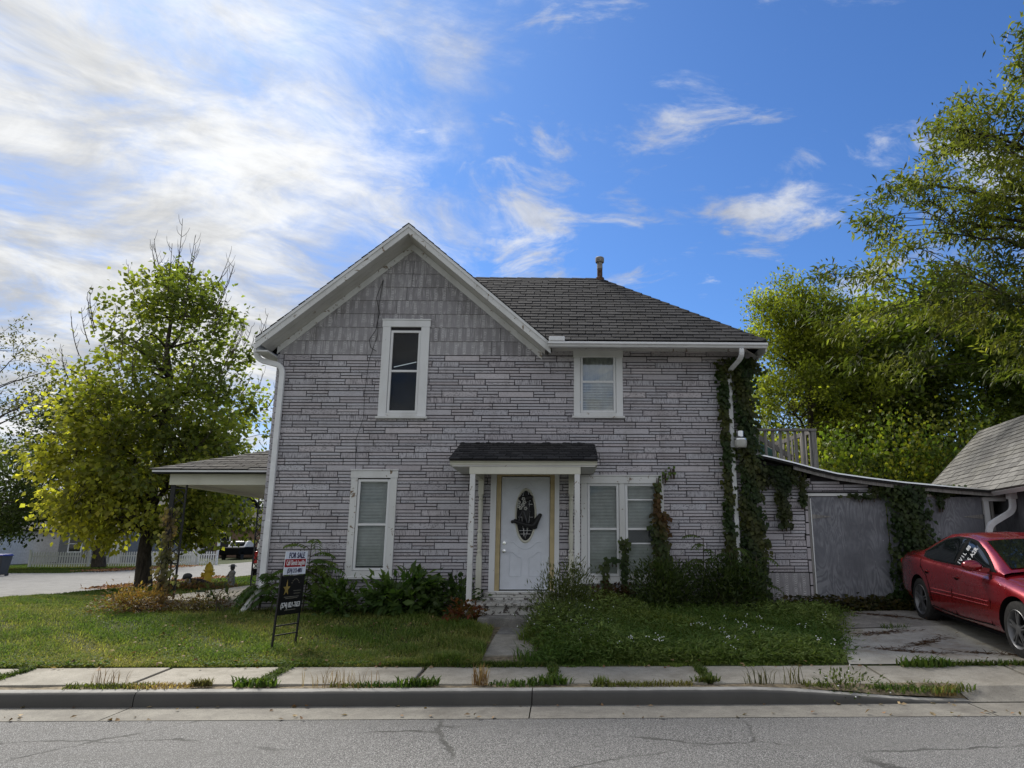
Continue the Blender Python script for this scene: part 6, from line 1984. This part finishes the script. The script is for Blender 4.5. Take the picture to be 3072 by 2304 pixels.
o = leaves('creeping_ground_cover', P, unit(g.standard_normal((n, 3)) * [1, 1, .3]), unit(g.standard_normal((n, 3)) * .4 + [0, 0, 1]), g.uniform(.06, .12, n), g.uniform(.05, .09, n), tints(g, n, (.025, .04, .013), (.10, .07, .03), g.random(n) * .9, .3), None, None, kind='stuff')
o['label'] = 'dark creeper and dead leaves at the foot of the plywood doors'; o['category'] = 'ground cover'

# broken white board leaning by the left corner
m_ = MB(); m_.beam((-5.35, 12.35, .42), (-5.08, 12.7, .98), .10, .04); o = m_.build('broken_board', m_peel); tag(o, 'peeling white board leaning in the weeds at the left house corner', 'board')


# ------------------------------------------------------------------ grass and weeds
def inside(P, polys):
    ok = np.zeros(len(P), bool)
    for pg in polys:
        c = np.zeros(len(P), bool)
        for i in range(len(pg)):
            (x0, y0), (x1, y1) = pg[i - 1], pg[i]
            c ^= ((y0 > P[:, 1]) != (y1 > P[:, 1])) & (P[:, 0] < (x1 - x0) * (P[:, 1] - y0) / (y1 - y0 + 1e-12) + x0)
        ok |= c
    return ok


def blades(name, P, h, wd, lean, tint, kind='stuff', g=None):
    """grass blade: a bent strip of one quad and one triangle"""
    n = len(P); a = g.uniform(0, 2 * math.pi, n); d = np.stack([np.cos(a), np.sin(a), np.zeros(n)], 1); s = np.stack([-np.sin(a), np.cos(a), np.zeros(n)], 1)
    h = h[:, None]; wd = np.broadcast_to(wd, n)[:, None]; ln = np.broadcast_to(lean, n)[:, None]
    up = np.array([0, 0, 1.0])
    V = np.stack([P - s * wd / 2, P + s * wd / 2, P + up * h * .6 + d * h * ln * .35 + s * wd * .4, P + up * h * .6 + d * h * ln * .35 - s * wd * .4, P + up * h * (1 - .25 * ln) + d * h * ln], 1).reshape(-1, 3)
    b = np.arange(n)[:, None] * 5
    o = raw(name, V, [b + [0, 1, 2, 3], b + [3, 2, 4]], m_grass, col=np.repeat(tint, 5, 0))
    o['kind'] = kind
    return o


def nz(P, s, ph=0.0):
    x, y = P[:, 0] * s, P[:, 1] * s
    return (np.sin(x * 1.3 + 1.7 * np.sin(y * .9 + ph)) + np.sin(y * 1.7 + 1.3 * np.sin(x * 1.1 + ph * 2)) + np.sin((x + y) * 2.3 + ph)) / 3


g = np.random.default_rng(77)
LAWN = [[(-14.5, 8.98), (-.98, 8.98), (-1.02, 11.2), (-1.3, 11.4), (-1.4, 13.0), (-5.5, 13.0), (-5.6, 13.3), (-7.6, 13.3), (-7.7, 21), (-14.4, 21.5), (-14.5, 15)]]
n = 330000
yy_ = 8.97 + 12 * g.random(n) ** 1.9
P = np.stack([g.uniform(-14.4, -.95, n), yy_, np.zeros(n)], 1)
P = P[inside(P, LAWN)]; P[:, 2] = gz(P[:, 0], P[:, 1]) - .005
k = nz(P, .9); k2 = nz(P, 3.1, 2.0)
keep = g.random(len(P)) < np.clip(.82 + .35 * k2 + .2 * k, .25, 1); P, k, k2 = P[keep], k[keep], k2[keep]
h = (.050 + .030 * np.clip(k2, -1, 1) + .035 * g.random(len(P))) * (1 + .9 * np.clip((P[:, 0] + 2.6) / 1.2, 0, 1)) * (1 + .5 * np.clip((P[:, 1] - 11.8) / 1, 0, 1) * (P[:, 0] > -5.5)) * np.clip(.5 + (P[:, 1] - 8.98) * 3, .5, 1)
dry = np.clip(.30 + .36 * k - .34 * k2 + .22 * g.standard_normal(len(P)), 0, 1)
o = blades('lawn_grass', P, np.maximum(h, .02), .0105, g.uniform(.3, 1.1, len(P)), tints(g, len(P), (.105, .165, .036), (.33, .29, .11), dry, .22), g=g)
o['label'] = 'short mown lawn in front of the left half of the house'; o['category'] = 'grass'
# clover and broad little leaves in the lawn
n = 26000
P = np.stack([g.uniform(-13, -1.2, n), 8.98 + 4.6 * g.random(n) ** 1.5, np.zeros(n)], 1); P = P[inside(P, LAWN) & (nz(P, 1.3, 5) > -.05)]; P[:, 2] = gz(P[:, 0], P[:, 1]) + .02 + .03 * g.random(len(P)); n = len(P)
o = leaves('clover', P, unit(g.standard_normal((n, 3)) * [1, 1, .25]), unit(g.standard_normal((n, 3)) * .35 + [0, 0, 1]), g.uniform(.02, .045, n), g.uniform(.02, .035, n), tints(g, n, (.05, .10, .02), (.12, .16, .05), g.random(n), .2), m_grass, kind='stuff')
o['label'] = 'clover and small weeds scattered through the lawn'; o['category'] = 'clover'
# grass beyond, along the side street and across it
n = 60000
P = np.stack([g.uniform(-14.4, -8, n), g.uniform(20, 44, n), np.zeros(n)], 1)
Q = np.stack([g.uniform(-42, -27.6, n), g.uniform(42, 60, n), np.zeros(n)], 1); P = np.concatenate([P, Q]); P[:, 2] = gz(P[:, 0], P[:, 1])
o = blades('rough_grass', P, g.uniform(.04, .12, len(P)), .03, g.uniform(.3, 1, len(P)), tints(g, len(P), (.065, .11, .02), (.17, .15, .05), np.clip(.3 + .4 * nz(P, .5), 0, 1), .2), g=g)
o['label'] = 'grass strips along both sides of the side street'; o['category'] = 'grass'
# tall weedy patch right of the walk
RP = [[(-.25, 9.02), (3.35, 9.02), (3.9, 10.2), (4.3, 11.3), (4.9, 12.7), (.3, 12.9), (.1, 11.3), (-.3, 10.7), (-.30, 9.5)]]
n = 150000
P = np.stack([g.uniform(-.6, 5.2, n), 8.88 + 4.0 * g.random(n) ** 1.25, np.zeros(n)], 1); P = P[inside(P + np.stack([.17 * np.sin(P[:, 1] * 5) + .09 * np.sin(P[:, 1] * 17) + .07 * g.standard_normal(len(P)), .05 * np.sin(P[:, 0] * 6) + .04 * np.sin(P[:, 0] * 15) + .03 + .02 * g.standard_normal(len(P)), P[:, 0] * 0], 1), RP)]; P[:, 2] = np.where(P[:, 1] < 8.96, .2, gz(P[:, 0], P[:, 1])) - .005
k = nz(P, 1.1, 1); k2 = nz(P, 4.0, 3)
edge_r = np.interp(P[:, 1], [9, 10.2, 11.3, 12.7], [3.35, 3.9, 4.3, 4.9]) - P[:, 0]
h = np.maximum(.04, .085 + .06 * k + .07 * k2 + .10 * g.random(len(P)) ** 2) * np.clip(.30 + (P[:, 1] - 9.0) * 2.2, .30, 1) * np.clip(.3 + edge_r * 1.6, .3, 1) * (1 + .8 * np.clip((1.3 - P[:, 0]) / 1.2, 0, 1) * (.6 + .5 * k2))
o = blades('rank_grass', P, h, .013, g.uniform(.3, 1.0, len(P)), tints(g, len(P), (.085, .150, .032), (.24, .27, .070), np.clip(.35 + .45 * k + .2 * g.standard_normal(len(P)), 0, 1), .22), g=g)
o['label'] = 'rank overgrown grass right of the front walk'; o['category'] = 'grass'
n = 46000
P = np.stack([g.uniform(-.5, 5.1, n), 9.02 + 3.8 * g.random(n) ** 1.25, np.zeros(n)], 1); P = P[inside(P + g.normal(0, .10, P.shape) * [1, .3, 0], RP) & (P[:, 1] > 8.99)]
k = nz(P, 1.0, 4); P[:, 2] = gz(P[:, 0], P[:, 1]) + (.03 + .19 * g.random(len(P)) ** 1.2) * np.clip(.35 + (P[:, 1] - 9.0) * 2.2, .30, 1) * (1 + .45 * k) * np.clip(.3 + 1.6 * (np.interp(P[:, 1], [9, 10.2, 11.3, 12.7], [3.35, 3.9, 4.3, 4.9]) - P[:, 0]), .3, 1) * (1 + .9 * np.clip((1.4 - P[:, 0]) / 1.2, 0, 1)); n = len(P)
o = leaves('aster_weeds', P, unit(g.standard_normal((n, 3)) * [1, 1, .35] + [0, 0, .35]), unit(g.standard_normal((n, 3)) * .4 + [0, -.2, 1]), g.uniform(.05, .11, n), g.uniform(.012, .026, n), tints(g, n, (.080, .135, .032), (.21, .25, .075), np.clip(.3 + .5 * k + .2 * g.standard_normal(n), 0, 1), .2), m_grass, kind='stuff')
o['label'] = 'leafy weeds growing through the overgrown grass'; o['category'] = 'weeds'
m_ = MB()
for q in range(230):
    x, y = g.uniform(-.3, 4.6), 9.1 + 2.4 * g.random() ** 1.6
    if not inside(np.array([[x, y, 0]]), RP)[0] or nz(np.array([[x, y, 0]]), 2.2, 7)[0] < .1: continue
    z = float(gz(x, y)) + g.uniform(.18, .32)
    for j in range(3): m_.blob((x + g.normal(0, .02), y + g.normal(0, .02), z + g.normal(0, .02)), (.008, .008, .006), 5, 3)
o = m_.build('white_wildflowers', m_pwhite, None, kind='stuff'); o['label'] = 'tiny white wildflowers dotted over the weeds'; o['category'] = 'flowers'


# weeds in the joints of the pavement
def clump(name, label, x, y, r, h, nb, base_c, alt_c, seed, wd=.012, lean=.9, z=None, nl=0):
    g = np.random.default_rng(seed); z0 = (.155 if z is None else z)
    a = g.uniform(0, 2 * math.pi, nb); q = r * np.sqrt(g.random(nb))
    P = np.stack([x + q * np.cos(a) * 1.4, y + q * np.sin(a) * .5, np.full(nb, z0)], 1)
    o = blades(name, P, h * g.uniform(.45, 1.1, nb), wd, lean * g.uniform(.4, 1.2, nb), tints(g, nb, base_c, alt_c, g.random(nb), .2), 'thing', g)
    tag(o, label, 'weed', 'weeds in the pavement joints')
    return o


G1, G2, D1, D2 = (.05, .10, .02), (.11, .15, .035), (.26, .17, .075), (.36, .27, .13)
clump('weed_clump', 'bright green broadleaf weed in the sidewalk joint below the sign', -3.22, 8.06, .17, .12, 110, G1, G2, 101, .028)
clump('grass_tuft', 'round olive grass tuft at the kerb left of the green weed', -3.78, 8.06, .08, .10, 160, (.12, .12, .05), (.20, .17, .08), 102)
clump('dry_grass', 'low straw-coloured dry grass along the kerb at the left', -4.2, 8.04, .28, .05, 300, D1, D2, 103)
clump('dry_stalks', 'thin purple-brown stalks at the left sidewalk crack', -4.75, 8.10, .16, .22, 26, (.10, .06, .05), (.16, .10, .07), 104, .007, .5)
clump('dry_stalks', 'reddish dry foxtails left of the middle weed', -2.25, 8.06, .35, .20, 60, (.17, .10, .06), (.24, .17, .09), 105, .007, .45)
clump('weed_clump', 'leafy green weed in the kerb joint left of the foxtail tuft', -1.52, 8.06, .16, .11, 100, G1, G2, 106, .026)
clump('foxtail_tuft', 'upright straw-red foxtail tuft standing alone at the kerb', -.86, 8.06, .06, .23, 70, (.24, .14, .08), (.33, .24, .13), 107, .009, .3)
clump('weed_clump', 'weed filling the sidewalk joint in front of the walk slab', -.12, 8.12, .17, .11, 120, G1, G2, 108, .022)
clump('weed_clump', 'weed strip right of the foxtail tuft', -.48, 8.05, .22, .07, 130, G1, (.09, .12, .04), 109, .018)
clump('grass_tuft', 'small yellow-green tuft on the kerb right of the walk', .42, 8.06, .06, .11, 60, G2, (.17, .20, .05), 110, .012, .3)
clump('weed_clump', 'weed in the sidewalk joint below the paired windows', 1.56, 8.16, .11, .10, 90, G1, (.16, .15, .06), 111, .018)
clump('coarse_grass', 'dark coarse grass blades fanning over the kerb', 2.1, 8.06, .12, .22, 30, (.06, .07, .03), (.12, .10, .05), 112, .010, .8)
clump('coarse_grass', 'tall crossing dark grass blades beside the leggy weed', 2.48, 8.06, .10, .30, 22, (.06, .07, .03), (.13, .10, .06), 113, .009, .6)
clump('weed_clump', 'weeds along the dropped kerb at the driveway', 3.85, 8.04, .42, .09, 260, G1, (.15, .15, .05), 114, .016, z=.09)
clump('dry_grass', 'straw tuft at the low end of the kerb', 4.05, 7.97, .10, .12, 110, D1, D2, 115, .010, .6, z=.05)
clump('weed_clump', 'leafy weed at the front edge of the driveway slab', 4.35, 8.93, .24, .15, 160, G1, G2, 116, .024, z=.19)
bush('leggy_weed', 'sprawling flowering weed on the kerb before the driveway', (3.02, 8.04), (.34, .12, .34), 700, .05, .02, (.05, .075, .022), (.11, .13, .04), 117, 'weed', .8, fl=14, dens=.1)
n = 9000
x = g.uniform(-14, 9, n); P = np.stack([x, 8.035 + .05 * g.standard_normal(n), np.full(n, .15) - .115 * sst((x - 2.0) / 2.4) * .5], 1)
P = P[(nz(P * [1, 0, 1], 1.9, 3) > .12)]; n = len(P)
o = blades('verge_weeds', P, g.uniform(.025, .075, n), .012, g.uniform(.5, 1.2, n), tints(g, n, (.055, .10, .022), (.25, .19, .08), np.clip(.35 + .8 * nz(P * [1, 0, 1], 1.1, 9), 0, 1), .2), g=g)
o['label'] = 'thin strip of low weeds between kerb and sidewalk'; o['category'] = 'weeds'
P = []
for a, b in ((4.1, 9.0),): 
    q = g.uniform(a, b, 2600); P.append(np.stack([q, 8.955 + .03 * g.standard_normal(2600), np.full(2600, .195)], 1))
q = g.uniform(-1.25, -.1, 1500); P.append(np.stack([q, 9.02 + .05 * g.standard_normal(1500), np.full(1500, .19)], 1))
for jx in (-3.2, -.09, 1.6, -6.13):
    q = 8.1 + .85 * g.random(420); P.append(np.stack([jx + .03 * g.standard_normal(420), q, .155 + .035 * (q - 8.1) / .85], 1))
P = np.concatenate(P); n = len(P)
o = blades('joint_weeds', P, g.uniform(.03, .09, n), .014, g.uniform(.5, 1.2, n), tints(g, n, (.05, .095, .02), (.12, .14, .04), g.random(n), .2), g=g)
o['label'] = 'low weeds growing in the sidewalk and driveway joints'; o['category'] = 'weeds'
# dead leaves and stems on the paving
n = 420
P = np.concatenate([np.stack([g.uniform(-7, 7, n // 2), g.choice([7.74, 7.3, 8.92], n // 2) + .05 * g.standard_normal(n // 2), np.full(n // 2, .03)], 1), np.stack([g.uniform(-6, -1, n // 2), 9 + 3 * g.random(n // 2), np.zeros(n // 2)], 1)])
P[:, 2] = np.where(P[:, 1] > 8.97, gz(P[:, 0], P[:, 1]) + .055, np.where(P[:, 1] > 8.1, .21, .02))
o = leaves('fallen_leaves', P, unit(g.standard_normal((n, 3)) * [1, 1, .25]), unit(g.standard_normal((n, 3)) * .4 + [0, 0, 1]), g.uniform(.03, .075, n), g.uniform(.025, .05, n), tints(g, n, (.17, .085, .045), (.33, .25, .14), g.random(n), .3), m_flat, kind='stuff')
o['label'] = 'scattered dead leaves on lawn, gutter and sidewalk'; o['category'] = 'leaves'
n = 1300
c_ = g.choice(5, n); cx_ = np.array([4.5, 5.0, 5.6, 4.7, 5.3])[c_]; cy_ = np.array([9.75, 10.25, 9.5, 10.9, 12.0])[c_]
q_ = g.standard_normal(n); P = np.stack([cx_ + .26 * q_, cy_ + np.array([-.10, .16, -.14, .05, -.2])[c_] * q_ + .05 * g.standard_normal(n), np.zeros(n)], 1); P[:, 2] = gz(P[:, 0], P[:, 1]) + .038
o = leaves('dead_stems', P, unit(g.standard_normal((n, 3)) * [1, .35, .12]), unit(g.standard_normal((n, 3)) * .3 + [0, 0, 1]), g.uniform(.04, .12, n), g.uniform(.006, .014, n), tints(g, n, (.075, .035, .022), (.16, .10, .06), g.random(n), .3), m_flat, kind='stuff')
o['label'] = 'dead brown stems lying on the driveway slab'; o['category'] = 'litter'
n = 4200
P = np.concatenate([np.stack([-15.4 + .35 * g.standard_normal(n // 2), g.uniform(25, 34, n // 2), np.full(n // 2, .2)], 1), np.stack([-26.6 + .5 * g.standard_normal(n // 2), g.uniform(42, 53, n // 2), np.full(n // 2, .2)], 1)])
o = leaves('leaf_drift', P, unit(g.standard_normal((n, 3)) * [1, 1, .3]), unit(g.standard_normal((n, 3)) * .4 + [0, 0, 1]), g.uniform(.08, .16, n), g.uniform(.07, .12, n), tints(g, n, (.17, .07, .035), (.28, .14, .06), g.random(n), .3), m_flat, kind='stuff')
o['label'] = 'drifts of fallen leaves along the side street'; o['category'] = 'leaves'
clump('grass_tuft', 'green tuft sprouting from the driveway joint beside the car', 5.05, 11.2, .16, .16, 70, G1, G2, 118, .013, .9, z=.33)
